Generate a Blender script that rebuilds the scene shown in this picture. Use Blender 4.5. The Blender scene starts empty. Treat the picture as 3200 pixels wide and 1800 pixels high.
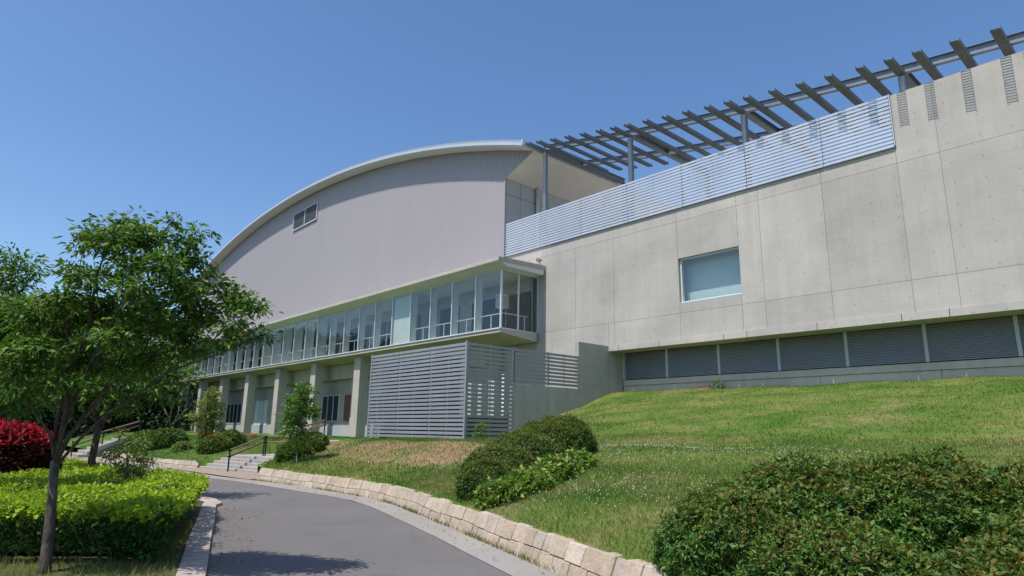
import bpy, bmesh, math, random
import numpy as np
from mathutils import Vector, Matrix
sc = bpy.context.scene
col = sc.collection
rng = np.random.default_rng(7)
random.seed(7)
rad = math.radians

# ------------------------------------------------------------------ camera, sky, sun, exposure
F, YAW, PIT, ROL = 1994.567, rad(-48.04555), rad(12.61454), rad(0.89704)
CAM = np.array([0., 0., 1.6])
cy, sy, cp, sp = math.cos(YAW), math.sin(YAW), math.cos(PIT), math.sin(PIT)
fw = np.array([sy*cp, cy*cp, sp]); rt = np.array([cy, -sy, 0]); up = np.cross(rt, fw)
c_, s_ = math.cos(ROL), math.sin(ROL)
RM = np.array([c_*rt + s_*up, -s_*rt + c_*up, fw])
cam_d = bpy.data.cameras.new('camera')
cam_d.sensor_fit = 'HORIZONTAL'; cam_d.sensor_width = 36; cam_d.lens = F/3200*36
cam_d.clip_start = 0.05; cam_d.clip_end = 3000
cam = bpy.data.objects.new('camera', cam_d); col.objects.link(cam)
m = Matrix.Identity(4)
for i in range(3):
    m[i][0], m[i][1], m[i][2], m[i][3] = RM[0][i], RM[1][i], -RM[2][i], CAM[i]
cam.matrix_world = m
sc.camera = cam

SUN_EL = 63.5
w = bpy.data.worlds.new('World'); sc.world = w; w.use_nodes = True
nt = w.node_tree; nt.nodes.clear()
sky = nt.nodes.new('ShaderNodeTexSky'); sky.sky_type = 'NISHITA'; sky.sun_disc = False
sky.sun_elevation = rad(SUN_EL); sky.sun_rotation = rad(180)
sky.air_density = 1.0; sky.dust_density = 1.0; sky.ozone_density = 3.4; sky.altitude = 50
bg = nt.nodes.new('ShaderNodeBackground'); bg.inputs[1].default_value = 0.15
wo = nt.nodes.new('ShaderNodeOutputWorld')
hs = nt.nodes.new('ShaderNodeHueSaturation'); hs.inputs['Saturation'].default_value = 1.13; hs.inputs['Hue'].default_value = 0.502
nt.links.new(sky.outputs[0], hs.inputs['Color']); nt.links.new(hs.outputs[0], bg.inputs[0]); nt.links.new(bg.outputs[0], wo.inputs[0])
sd = bpy.data.lights.new('sun', 'SUN'); sd.energy = 4.4; sd.angle = rad(0.53); sd.color = (1, .94, .86)
so = bpy.data.objects.new('sun', sd); col.objects.link(so)
so.rotation_euler = (rad(90-SUN_EL), 0, rad(0.6)); so.location = (0, -20, 60)
sc.view_settings.view_transform = 'Standard'; sc.view_settings.look = 'None'
sc.view_settings.exposure = 0.2; sc.view_settings.gamma = 1.0
sc.cycles.max_bounces = 8; sc.cycles.transparent_max_bounces = 16

# ------------------------------------------------------------------ helpers
def P(px, py, depth):
    """a point of the place, from where it appears and how far away it is"""
    return CAM + RM.T @ np.array([(px-1600)/F, -(py-900)/F, 1.0]) * depth

def tag(o, label=None, cat=None, group=None, kind=None):
    if label: o['label'] = label
    if cat: o['category'] = cat
    if group: o['group'] = group
    if kind: o['kind'] = kind
    return o

def empty(name, loc, label, cat, group=None):
    o = bpy.data.objects.new(name, None); col.objects.link(o); o.location = loc
    o.empty_display_size = .3
    return tag(o, label, cat, group)

def link(name, me, mat, parent=None):
    o = bpy.data.objects.new(name, me); col.objects.link(o)
    if mat: me.materials.append(mat)
    if parent is not None:
        o.parent = parent
        o.matrix_parent_inverse = Matrix.Translation(parent_loc(parent)).inverted()
    return o
def parent_loc(o):     # every mesh sits at the world origin; only the Empties are moved
    return Vector(o.location) if o.type == 'EMPTY' else Vector((0, 0, 0))

class MB:
    def __init__(s): s.v = []; s.f = []
    def face(s, pts):
        n = len(s.v); s.v += [tuple(map(float, p)) for p in pts]; s.f.append(tuple(range(n, n+len(pts)))); return s
    def hexa(s, a):   # 8 points: bottom 4 ccw, top 4 ccw
        n = len(s.v); s.v += [tuple(map(float, p)) for p in a]
        for q in ((3,2,1,0),(4,5,6,7),(0,1,5,4),(1,2,6,5),(2,3,7,6),(3,0,4,7)): s.f.append(tuple(n+i for i in q))
        return s
    def box(s, x0, x1, y0, y1, z0, z1):
        return s.hexa([(x0,y0,z0),(x1,y0,z0),(x1,y1,z0),(x0,y1,z0),(x0,y0,z1),(x1,y0,z1),(x1,y1,z1),(x0,y1,z1)])
    def bar(s, p0, p1, w_, h_, upv=(0,0,1)):
        p0, p1 = Vector(p0), Vector(p1); d = (p1-p0).normalized(); u = Vector(upv)
        r = d.cross(u).normalized(); u = r.cross(d).normalized()
        a = []
        for p in (p0, p1):
            a += [p - r*w_/2 - u*h_/2, p + r*w_/2 - u*h_/2, p + r*w_/2 + u*h_/2, p - r*w_/2 + u*h_/2]
        return s.hexa(a)
    def ibeam(s, p0, p1, w_, h_, t=.02):
        p0, p1 = Vector(p0), Vector(p1); d = (p1-p0).normalized(); r = d.cross(Vector((0,0,1))).normalized(); u = r.cross(d)
        for k in (-1, 1): s.bar(p0+u*k*(h_/2-t/2), p1+u*k*(h_/2-t/2), w_, t)
        s.bar(p0, p1, t, h_-2*t); return s
    def tube(s, path, radii, n=7, cap=True):
        path = [Vector(p) for p in path]; base = len(s.v)
        ref = Vector((.31,.17,.93))
        for i, p in enumerate(path):
            d = (path[min(i+1,len(path)-1)] - path[max(i-1,0)]).normalized()
            a = d.cross(ref).normalized()
            if a.length < .1: a = d.cross(Vector((1,0,0))).normalized()
            b = d.cross(a)
            for k in range(n):
                t = 2*math.pi*k/n; q = p + (a*math.cos(t)+b*math.sin(t))*radii[i]; s.v.append(tuple(q))
        for i in range(len(path)-1):
            for k in range(n):
                k2 = (k+1) % n
                s.f.append((base+i*n+k, base+i*n+k2, base+(i+1)*n+k2, base+(i+1)*n+k))
        if cap:
            s.f.append(tuple(base+k for k in range(n))[::-1]); e = base+(len(path)-1)*n
            s.f.append(tuple(e+k for k in range(n)))
        return s
    def build(s, name, mat, parent=None, smooth=False, bevel=0):
        me = bpy.data.meshes.new(name); me.from_pydata(s.v, [], s.f); me.update()
        bm = bmesh.new(); bm.from_mesh(me); bmesh.ops.recalc_face_normals(bm, faces=bm.faces); bm.to_mesh(me); bm.free()
        if smooth:
            for p in me.polygons: p.use_smooth = True
        o = link(name, me, mat, parent)
        if bevel:
            b = o.modifiers.new('bevel', 'BEVEL'); b.width = bevel; b.segments = 2; b.limit_method = 'ANGLE'
        return o

def np_mesh(name, V, Fc, mat, parent=None, smooth=False):
    """V (N,3), Fc (M,k) arrays -> object"""
    me = bpy.data.meshes.new(name); M, k = Fc.shape
    me.vertices.add(len(V)); me.vertices.foreach_set('co', V.astype(np.float32).ravel())
    me.loops.add(M*k); me.loops.foreach_set('vertex_index', Fc.astype(np.int32).ravel())
    me.polygons.add(M); me.polygons.foreach_set('loop_start', np.arange(0, M*k, k, dtype=np.int32))
    try: me.polygons.foreach_set('loop_total', np.full(M, k, dtype=np.int32))
    except Exception: pass
    me.update(calc_edges=True); me.validate()
    if smooth: me.polygons.foreach_set('use_smooth', np.ones(M, dtype=bool))
    return link(name, me, mat, parent)

# ------------------------------------------------------------------ materials
class N:
    """tiny node builder"""
    def __init__(s, name):
        s.m = bpy.data.materials.new(name); s.m.use_nodes = True; s.t = s.m.node_tree; s.t.nodes.clear()
        s.out = s.t.nodes.new('ShaderNodeOutputMaterial')
    def n(s, typ, **kw):
        x = s.t.nodes.new('ShaderNode'+typ)
        for k, v in kw.items(): setattr(x, k, v)
        return x
    def put(s, sock, v):
        if hasattr(v, 'is_output') or isinstance(v, bpy.types.NodeSocket): s.t.links.new(v, sock)
        elif isinstance(v, (tuple, list)) and len(v) == 3 and sock.type == 'RGBA': sock.default_value = (*v, 1)
        else: sock.default_value = v
    def pos(s): 
        if not hasattr(s, '_p'): s._p = s.n('NewGeometry').outputs['Position']
        return s._p
    def math(s, op, a, b=None, c=None):
        x = s.n('Math', operation=op); s.put(x.inputs[0], a)
        if b is not None: s.put(x.inputs[1], b)
        if c is not None: s.put(x.inputs[2], c)
        return x.outputs[0]
    def sep(s):
        if not hasattr(s, '_s'):
            x = s.n('SeparateXYZ'); s.put(x.inputs[0], s.pos()); s._s = x.outputs
        return s._s
    def noise(s, scale, detail=4, rough=.55, stretch=None, off=0):
        x = s.n('TexNoise'); v = s.pos()
        if stretch or off:
            mp = s.n('Mapping'); s.put(mp.inputs[0], v)
            if stretch: mp.inputs['Scale'].default_value = stretch
            mp.inputs['Location'].default_value = (off, off*.7, off*.3); v = mp.outputs[0]
        s.put(x.inputs['Vector'], v); x.inputs['Scale'].default_value = scale
        x.inputs['Detail'].default_value = detail; x.inputs['Roughness'].default_value = rough
        return x.outputs[0]
    def ramp(s, f, stops):
        x = s.n('ValToRGB'); s.put(x.inputs[0], f); e = x.color_ramp.elements
        while len(e) < len(stops): e.new(.5)
        for i, (p, c) in enumerate(stops):
            e[i].position = p; e[i].color = (*c, 1) if isinstance(c, tuple) else (c, c, c, 1)
        return x.outputs[0]
    def mix(s, f, a, b, mode='MIX'):
        x = s.n('MixRGB', blend_type=mode); s.put(x.inputs[0], f); s.put(x.inputs[1], a); s.put(x.inputs[2], b); return x.outputs[0]
    def bump(s, h, strength=.3, dist=.02):
        x = s.n('Bump'); s.put(x.inputs['Height'], h); x.inputs['Strength'].default_value = strength; x.inputs['Distance'].default_value = dist
        return x.outputs[0]
    def bsdf(s, color, rough=.6, metal=0, normal=None, spec=.5):
        x = s.n('BsdfPrincipled'); s.put(x.inputs['Base Color'], color); s.put(x.inputs['Roughness'], rough)
        x.inputs['Metallic'].default_value = metal; x.inputs['Specular IOR Level'].default_value = spec
        if normal is not None: s.put(x.inputs['Normal'], normal)
        return x.outputs[0]
    def done(s, sh): s.put(s.out.inputs[0], sh); return s.m

def simple(name, color, rough=.5, metal=0, var=.12, scale=3., spec=.5, bump=0):
    k = N(name); n1 = k.noise(scale, 5)
    d = tuple(c*(1-var) for c in color); l = tuple(min(1, c*(1+var)) for c in color)
    c = k.ramp(n1, [(.3, d), (.7, l)])
    nrm = k.bump(k.noise(scale*12, 3), bump, .01) if bump else None
    return k.done(k.bsdf(c, rough, metal, nrm, spec))

def concrete(name, base, holes=True, sx=.9, sz=.75, ox=0., oz=0., axis=0, dirt=.25, streak=True):
    k = N(name); a, b = tuple(c*.86 for c in base), tuple(min(1, c*1.1) for c in base)
    big = k.noise(.35, 5, .6); fine = k.noise(9, 6, .6)
    c = k.ramp(big, [(.3, a), (.7, b)])
    c = k.mix(.2, c, k.ramp(fine, [(.3, .6), (.7, 1.0)]), 'MULTIPLY')
    if streak:
        st = k.noise(1.0, 5, .7, (3.2, 3.2, .22), 3)
        c = k.mix(dirt, c, k.ramp(st, [(.35, .45), (.6, 1.0)]), 'MULTIPLY')
        hz = k.noise(1.0, 4, .6, (.25, .25, 3.5), 9)
        c = k.mix(.10, c, k.ramp(hz, [(.35, .6), (.6, 1.0)]), 'MULTIPLY')
    pv_ = k.n('NewGeometry').outputs['Random Per Island']; c = k.mix(.5, c, k.ramp(pv_, [(0, (.86, .87, .88)), (.5, (1.0, .99, .97)), (1, (1.08, 1.06, 1.03))]), 'MULTIPLY')
    if holes:
        X, Z = k.sep()[axis], k.sep()[2]
        fx = k.math('SUBTRACT', k.math('FRACT', k.math('DIVIDE', k.math('ADD', X, 200+ox), sx)), .5)
        fz = k.math('SUBTRACT', k.math('FRACT', k.math('DIVIDE', k.math('ADD', Z, 20+oz), sz)), .5)
        dx = k.math('MULTIPLY', fx, sx); dz = k.math('MULTIPLY', fz, sz)
        d = k.math('SQRT', k.math('ADD', k.math('MULTIPLY', dx, dx), k.math('MULTIPLY', dz, dz)))
        hole = k.ramp(k.math('MULTIPLY', d, 10), [(.18, .62), (.34, 1.0)])
        c = k.mix(1, c, hole, 'MULTIPLY')
    return k.done(k.bsdf(c, .85, 0, k.bump(fine, .15, .01), .25))

def foliage(name, cols, trans=.3, rough=.5, spec=.22):
    k = N(name)
    rnd = k.n('NewGeometry').outputs['Random Per Island']
    st = [(i/(len(cols)-1), c) for i, c in enumerate(cols)]
    c = k.ramp(rnd, st)
    c = k.mix(.35, c, k.ramp(k.noise(1.7, 2), [(.35, .6), (.65, 1.3)]), 'MULTIPLY')
    p = k.bsdf(c, rough, 0, None, spec)
    t = k.n('BsdfTranslucent'); k.put(t.inputs[0], k.mix(1, c, (1.25, 1.35, .55), 'MULTIPLY'))
    mx = k.n('MixShader'); mx.inputs[0].default_value = trans
    k.put(mx.inputs[1], p); k.put(mx.inputs[2], t.outputs[0])
    return k.done(mx.outputs[0])

def glass(name, tint, refl=.10, rough=.0, gain=1.0):
    k = N(name)
    tr = k.n('BsdfTransparent'); k.put(tr.inputs[0], tint)
    gl = k.n('BsdfGlossy'); gl.inputs['Roughness'].default_value = rough; k.put(gl.inputs[0], (.95, .98, 1))
    fr = k.n('Fresnel'); fr.inputs[0].default_value = 1.5
    f = k.math('MINIMUM', k.math('ADD', k.math('MULTIPLY', fr.outputs[0], gain), refl), 1.0)
    f = k.math('MULTIPLY', f, k.math('SUBTRACT', 1.0, k.n('NewGeometry').outputs['Backfacing']))
    mx = k.n('MixShader'); k.put(mx.inputs[0], f); k.put(mx.inputs[1], tr.outputs[0]); k.put(mx.inputs[2], gl.outputs[0])
    return k.done(mx.outputs[0])

def lawn_color(k):
    a = k.noise(.55, 5, .65); b = k.noise(3.5, 5, .6, None, 5); d = k.noise(.16, 3, .5, None, 11)
    c = k.ramp(a, [(.37, (.066, .142, .020)), (.5, (.122, .182, .036)), (.63, (.235, .22, .085))])
    c = k.mix(k.ramp(b, [(.4, 0.), (.75, .75)]), c, (.06, .15, .02))
    c = k.mix(k.ramp(d, [(.4, 0.), (.7, .4)]), c, (.24, .25, .075))
    far = k.n('MapRange'); k.put(far.inputs[0], k.sep()[0]); far.inputs[1].default_value = -24; far.inputs[2].default_value = -29
    c = k.mix(k.math('MULTIPLY', far.outputs[0], .75), c, (.07, .15, .025))
    return c
def mask_band(k, sock, lo, hi, soft):
    u = k.n('MapRange', interpolation_type='SMOOTHSTEP'); k.put(u.inputs[0], sock); u.inputs[1].default_value = lo-soft; u.inputs[2].default_value = lo+soft
    v = k.n('MapRange', interpolation_type='SMOOTHSTEP'); k.put(v.inputs[0], sock); v.inputs[1].default_value = hi-soft; v.inputs[2].default_value = hi+soft
    return k.math('SUBTRACT', u.outputs[0], v.outputs[0])

M = {}
# lawn soil and turf
k = N('lawn_turf'); c = lawn_color(k)
fine = k.noise(40, 4, .7)
c = k.mix(.6, c, k.ramp(fine, [(.3, .6), (.7, 1.15)]), 'MULTIPLY')
X, Y, Z = k.sep()
dm = k.math('MULTIPLY', mask_band(k, X, -24.0, -10.8, 1.5), mask_band(k, Y, 9.6, 12.6, .7))
dm = k.math('MULTIPLY', dm, k.ramp(k.noise(.9, 5, .7, None, 2), [(.40, 0.), (.52, 1.0)]))
c = k.mix(dm, c, k.ramp(k.noise(6, 5), [(.3, (.22, .135, .08)), (.7, (.36, .24, .15))]))
M['lawn'] = k.done(k.bsdf(c, .95, 0, k.bump(fine, .8, .04), .1))
k = N('grass_blade'); c = lawn_color(k)
c = k.mix(.8, c, k.ramp(k.n('NewGeometry').outputs['Random Per Island'], [(0, .85), (1, 1.35)]), 'MULTIPLY')
p = k.bsdf(c, .6, 0, None, .2); t = k.n('BsdfTranslucent'); k.put(t.inputs[0], c)
mx = k.n('MixShader'); mx.inputs[0].default_value = .45; k.put(mx.inputs[1], p); k.put(mx.inputs[2], t.outputs[0])
M['blade'] = k.done(mx.outputs[0])
k = N('earth'); c = k.ramp(k.noise(.8, 6), [(.3, (.05, .06, .02)), (.7, (.10, .10, .045))]); M['earth'] = k.done(k.bsdf(c, .95, 0, k.bump(k.noise(20, 4), .5, .03), .1))
k = N('asphalt'); f1 = k.noise(160, 3, .8); f2 = k.noise(.7, 5, .6)
c = k.ramp(f1, [(.25, (.085, .081, .078)), (.5, (.140, .133, .129)), (.75, (.24, .23, .222))])
c = k.mix(.35, c, k.ramp(f2, [(.3, .65), (.7, 1.1)]), 'MULTIPLY')
st_ = k.noise(1.6, 5, .65, None, 8); c = k.mix(k.ramp(st_, [(.58, 0.), (.72, .45)]), c, (.085, .08, .075))
fl = k.noise(60, 2, .5, None, 4); c = k.mix(k.ramp(fl, [(.70, 0.), (.74, .6)]), c, (.30, .285, .26))
M['asphalt'] = k.done(k.bsdf(c, .88, 0, k.bump(f1, .5, .006), .25))
M['gutter'] = concrete('gutter_concrete', (.29, .27, .245), False, dirt=.15, streak=False)
k = N('brick_paving'); bt = k.n('TexBrick'); mp = k.n('Mapping'); k.put(mp.inputs[0], k.pos()); mp.inputs['Rotation'].default_value = (0, 0, rad(20)); k.put(bt.inputs[0], mp.outputs[0])
bt.inputs['Scale'].default_value = 5; bt.inputs['Color1'].default_value = (.33, .25, .19, 1); bt.inputs['Color2'].default_value = (.27, .21, .17, 1); bt.inputs['Mortar'].default_value = (.2, .17, .14, 1)
M['paving'] = k.done(k.bsdf(bt.outputs[0], .85))
k = N('kerb_stone'); c = k.ramp(k.noise(5, 6, .7), [(.3, (.30, .25, .21)), (.7, (.48, .42, .37))]); M['kerb'] = k.done(k.bsdf(c, .85, 0, k.bump(k.noise(30, 4), .5, .01), .2))
k = N('granite_stone'); rnd = k.n('NewGeometry').outputs['Random Per Island']
c = k.ramp(rnd, [(0, (.44, .35, .26)), (.4, (.51, .42, .325)), (.75, (.47, .40, .33)), (1, (.56, .475, .38))])
c = k.mix(.55, c, k.ramp(k.noise(14, 6, .7), [(.3, .5), (.7, 1.15)]), 'MULTIPLY')
c = k.mix(.35, c, k.ramp(k.noise(2.5, 4), [(.35, .5), (.6, 1.0)]), 'MULTIPLY')
M['stone'] = k.done(k.bsdf(c, .85, 0, k.bump(k.noise(22, 5, .7), .8, .02), .25))
M['mortar'] = simple('mortar', (.12, .10, .08), .95)
M['conc'] = concrete('fair_faced_concrete', (.495, .465, .43), True, .93, .78, .2, .35, dirt=.13)
M['conc_y'] = concrete('retaining_concrete', (.42, .41, .385), True, .9, .75, .2, .3, axis=1, dirt=.18)
M['conc_plain'] = concrete('column_concrete', (.52, .475, .41), False, dirt=.2)
M['conc_pale'] = concrete('step_concrete', (.40, .375, .345), False, dirt=.35)
M['wall_back'] = concrete('ground_storey_wall', (.42, .39, .34), False, dirt=.3)
M['panel_grey'] = simple('grey_panel', (.42, .44, .45), .55, 0, .06, 1.)
k = N('corrugated_metal'); c = k.ramp(k.noise(1., 4, .6, (.6, .6, .12)), [(.3, (.38, .35, .357)), (.7, (.40, .37, .377))])
M['corr'] = k.done(k.bsdf(c, .5, .15, None, .4))
M['roof_metal'] = simple('roof_metal', (.42, .43, .42), .4, .4, .08, 2.)
M['fascia'] = simple('fascia_metal', (.74, .75, .75), .28, .5, .05, 2.)
M['soffit'] = simple('soffit_board', (.66, .655, .63), .8, 0, .05, 1.)
M['joint_grey'] = simple('grey_joint', (.27, .25, .22), .95)
M['joint'] = simple('dark_joint', (.10, .095, .085), .95)
M['white_frame'] = simple('white_aluminium', (.70, .72, .73), .35, .2, .04)
M['white_int'] = simple('white_interior', (.64, .65, .63), .7, 0, .04)
M['mid_int'] = simple('grey_interior', (.33, .35, .34), .8, 0, .1)
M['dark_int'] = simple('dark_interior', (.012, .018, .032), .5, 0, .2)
M['blind'] = simple('roller_blind', (.64, .67, .66), .8, 0, .04)
M['teal_blind'] = simple('frosted_blind', (.64, .68, .66), .8, 0, .04)
M['brown'] = simple('brown_panel', (.16, .06, .045), .7)
M['glass'] = glass('clear_glass', (.88, .915, .90), .02, 0, 1.0)
M['glass_win'] = glass('teal_glass', (.87, .93, .925), .06, 0, .9)
M['glass_dark'] = glass('dark_glass', (.35, .38, .38), .03)
k = N('slat_silver'); c = k.ramp(k.noise(.6, 3), [(.3, (.50, .54, .60)), (.7, (.60, .63, .68))]); M['slat_hi'] = k.done(k.bsdf(c, .35, .25, None, .5))
M['slat'] = simple('slat_grey', (.30, .315, .345), .42, .25, .06, 1.)
M['steel'] = simple('galvanised_steel', (.19, .225, .265), .5, .35, .12, 4.)
M['steel_dark'] = simple('pergola_slat_steel', (.16, .18, .205), .6, .2, .15, 6.)
M['louvre_dark'] = simple('louvre_dark', (.10, .115, .125), .5, .2, .06)
M['louvre'] = simple('louvre_grey', (.42, .44, .45), .5, .2, .06)
M['black_metal'] = simple('black_metal', (.015, .014, .014), .4, .3)
M['wood'] = simple('brown_rail', (.18, .10, .065), .6, 0, .2, 8.)
k = N('bark'); g1 = k.noise(22, 5, .7, (1, 1, .18)); c = k.ramp(g1, [(.32, (.035, .028, .022)), (.5, (.085, .068, .055)), (.7, (.15, .125, .10))])
c = k.mix(k.ramp(k.noise(9, 4, .6), [(.55, 0.), (.7, .6)]), c, (.16, .17, .13))
M['bark'] = k.done(k.bsdf(c, .9, 0, k.bump(g1, 1.0, .02), .2))
M['bark_pale'] = simple('pale_bark', (.20, .18, .155), .9, 0, .35, 14., .2, .8)
M['twig'] = simple('dark_twig', (.020, .026, .010), .95, 0, .3)
M['leaf_tree'] = foliage('leaf_tree', [(.036, .092, .02), (.066, .145, .027), (.115, .205, .038), (.19, .28, .06)], .32)
M['leaf_young'] = foliage('leaf_young', [(.07, .15, .025), (.10, .20, .035), (.13, .25, .045)], .35)
M['leaf_mix'] = foliage('leaf_mix', [(.08, .17, .03), (.14, .23, .045), (.19, .25, .07), (.28, .18, .07)], .3)
M['leaf_forest_shade'] = foliage('leaf_forest_shade', [(.012, .030, .012), (.02, .045, .015), (.035, .065, .02)], .12)  # dark leaf green, deepened to stand in for the shaded side of the crowns
M['leaf_old'] = foliage('leaf_old', [(.02, .06, .012), (.035, .095, .016), (.06, .14, .02)], .22)
M['leaf_tips'] = foliage('leaf_tips', [(.085, .15, .025), (.12, .165, .03), (.155, .16, .035), (.175, .13, .038)], .28)
M['leaf_wood_shade'] = foliage('leaf_wood_shade', [(.008, .018, .009), (.014, .030, .011), (.022, .042, .014)], .08)  # leaf colour darkened in place of the shade along the wood edge
M['leaf_lime'] = foliage('leaf_lime', [(.165, .28, .013), (.24, .365, .018), (.32, .44, .026), (.38, .48, .05)], .32, .5)
M['leaf_shrub'] = foliage('leaf_shrub', [(.03, .09, .02), (.055, .14, .026), (.095, .19, .034), (.155, .215, .05)], .2)
M['leaf_azalea'] = foliage('leaf_azalea', [(.032, .09, .018), (.06, .135, .024), (.10, .18, .032), (.145, .18, .038)], .22)
M['leaf_ground'] = foliage('leaf_ground', [(.07, .15, .025), (.10, .20, .03), (.15, .26, .05), (.34, .33, .08)], .3)
M['leaf_red'] = foliage('leaf_red', [(.26, .008, .028), (.44, .016, .05), (.58, .04, .09), (.20, .008, .02)], .3)
M['leaf_maroon'] = foliage('leaf_maroon', [(.045, .008, .010), (.075, .012, .014), (.03, .02, .008)], .2)
M['wood_pale'] = simple('pale_board', (.34, .24, .15), .8, 0, .2, 6.)
M['leaf_dead'] = foliage('leaf_dead', [(.10, .07, .03), (.20, .14, .06), (.12, .13, .04)], .1)
M['flower'] = simple('clover_flower', (.75, .73, .66), .8)
M['lamp_metal'] = simple('lamp_metal', (.30, .26, .22), .5, .3)

# ------------------------------------------------------------------ ground
asph = np.array([(-70,5.9),(-45,6.3),(-30,6.7),(-22.1,6.94),(-19.8,7.28),(-16.5,7.45),(-14.8,7.53),(-13.5,7.52),(-12.65,7.33),(-10.77,6.79),(-8.77,6.2),(-7.19,5.68),(-5.73,5.21),(-3,4.3),(0,3.25),(8,.5)])
gut = np.array([(-70,6.2),(-45,6.55),(-30,6.95),(-22.1,7.35),(-20.2,7.66),(-17.2,7.95),(-14.7,7.99),(-13.2,7.88),(-12.3,7.70),(-10.6,7.22),(-8.6,6.6),(-7,6.09),(-5.4,5.58),(-3,4.75),(0,3.7),(8,.95)])
wall_a = np.array([(-20.3,7.80),(-18.8,7.96),(-17.2,8.06),(-14.7,8.10),(-13.1,7.99),(-12.2,7.80),(-10.6,7.33),(-8.6,6.71),(-7,6.20),(-5.4,5.69),(-3,4.86),(0,3.81),(4,2.45)])
wall_b = np.array([(-37.7,6.8),(-36,6.95),(-33,7.05),(-30,7.15),(-28.4,7.45),(-27.5,7.85),(-26.95,8.1)])
front = np.array([(-140,6.9),(-40,6.9),(-36,7.1),(-33,7.2),(-30,7.3),(-28.4,7.6),(-27.4,8.1),(-26.9,8.12),(-23.0,8.92),(-22.7,8.75),(-20.5,8.15),(-20.2,8.0),(-18.8,8.12),(-17.2,8.22),(-14.7,8.26),(-13.1,8.15),(-12.2,7.96),(-10.6,7.49),(-8.6,6.87),(-7,6.36),(-5.4,5.85),(-3,5.02),(0,3.97),(4,2.6),(14,-.8)])
SO, SU, SV = np.array([-26.80,8.15]), np.array([.981,.196]), np.array([-.196,.981])
def stair_frame(x, y): return (x-SO[0])*SU[0]+(y-SO[1])*SU[1], (x-SO[0])*SV[0]+(y-SO[1])*SV[1]
def SP(a, b, z): q = SO+SU*a+SV*b; return (q[0], q[1], z)
def yfront(x): return np.interp(x, front[:,0], front[:,1])
def height(x, y):
    x = np.asarray(x, float); y = np.asarray(y, float)
    yf = yfront(x); s = np.clip((y-yf)/(12.6-yf), 0, 1)
    top = np.interp(x, [-60, -34, -27, -22, 0], [.95, 1.0, 1.15, 1.2, 1.28])
    e0 = np.interp(x, [-28, -20], [.27, .34])
    z = e0 + (top-e0)*(s*(1.35-.35*s))
    toe = np.interp(x, [-21.3, -15], [18.6, 13.2])
    bank = np.clip((y-toe)/(26-toe), 0, 1.02)*(3.55-top)
    z = z + np.where(x > -21.42, bank, 0)
    aa, bb = stair_frame(x, y)
    stair = np.interp(bb, [-.8,-.02,0,1.35,3.4,6.2,7.0,8.0], [-.05,-.05,-.02,.36,.40,.98,1.05,1.1])
    z = np.where((aa > -.02) & (aa < 3.92) & (bb < 8), stair, z)
    return z + .03*np.sin(x*1.7+y*.9)*np.clip(s*3, 0, 1) + .02*np.sin(y*2.3-x*.6)*np.clip(s*3, 0, 1)

xs = np.unique(np.round(np.concatenate([np.arange(-140, -40, 2.), np.arange(-40, -28.2, .5), np.arange(-28.2, -22.6, .08), np.arange(-22.6, -21.6, .25), [-21.5, -21.43, -21.41, -21.3], np.arange(-21, 14.1, .3)]), 3))
vs = np.concatenate([np.linspace(0, .55, 60), np.linspace(.56, 1, 30)])
XX = np.repeat(xs[:,None], len(vs), 1); Y0 = yfront(XX); YY = Y0 + vs[None]*(28-Y0); ZZ = height(XX, YY)
V = np.stack([XX, YY, ZZ], -1).reshape(-1, 3); nx, nv = XX.shape
ii = np.arange((nx-1)*nv).reshape(nx-1, nv)[:, :-1].ravel()
Fc = np.stack([ii, ii+nv, ii+nv+1, ii+1], 1)
lawn = np_mesh('lawn', V, Fc, M['lawn'], smooth=True); tag(lawn, kind='structure')
MB().face([(-900,-900,-.03),(900,-900,-.03),(900,900,-.03),(-900,900,-.03)]).build('ground', M['earth']); tag(bpy.data.objects['ground'], kind='structure')

kerb_out = np.array([(-22,4.3),(-17,4.95),(-15.2,5.05),(-14.4,4.92),(-14.05,4.68),(-13.5,4.5),(-11.82,3.94),(-9.88,3.27),(-8.5,2.81),(-7.5,2.47),(-5,1.6),(0,-.2),(6,-2.4)])
kerb_in = kerb_out+np.array([(.0,-.35),(.0,-.35),(-.05,-.36),(-.28,-.26),(-.33,-.16),(-.1,-.25),(-.10,-.27),(-.09,-.28),(-.09,-.28),(-.09,-.28),(-.09,-.28),(-.09,-.28),(-.09,-.28)])
def strip(A, B, z):
    mb = MB()
    for i in range(len(A)-1): mb.face([(*A[i],z),(*A[i+1],z),(*B[i+1],z),(*B[i],z)])
    return mb
def resample(A, n):
    d = np.concatenate([[0], np.cumsum(np.hypot(*np.diff(A, axis=0).T))]); t = np.linspace(0, d[-1], n)
    return np.stack([np.interp(t, d, A[:,0]), np.interp(t, d, A[:,1])], 1)
left_far = np.array([(-70,1.5),(-40,2.2),(-22,4.28),(-17,4.93),(-15.2,5.03),(-14.4,4.90),(-14.03,4.66),(-13.5,4.48),(-11.8,3.92),(-9.86,3.25),(-8.48,2.79),(-7.48,2.45),(-5,1.58),(0,-.22),(6,-2.42)])
road = MB()
ra = resample(asph, 90); rb = resample(left_far, 90)
for i in range(89): road.face([(*ra[i],0),(*ra[i+1],0),(*rb[i+1],0),(*rb[i],0)])
tag(road.build('road', M['asphalt']), kind='structure')
g = MB(); ga, gb = gut, asph
n_ = 60; ga, gb = resample(gut, n_), resample(asph, n_)
for i in range(n_-1):
    g.face([(*gb[i],.006),(*gb[i+1],.006),(*ga[i+1],.03),(*ga[i],.03)])
tag(g.build('gutter', M['gutter']), kind='structure')
kb = MB()
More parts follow.
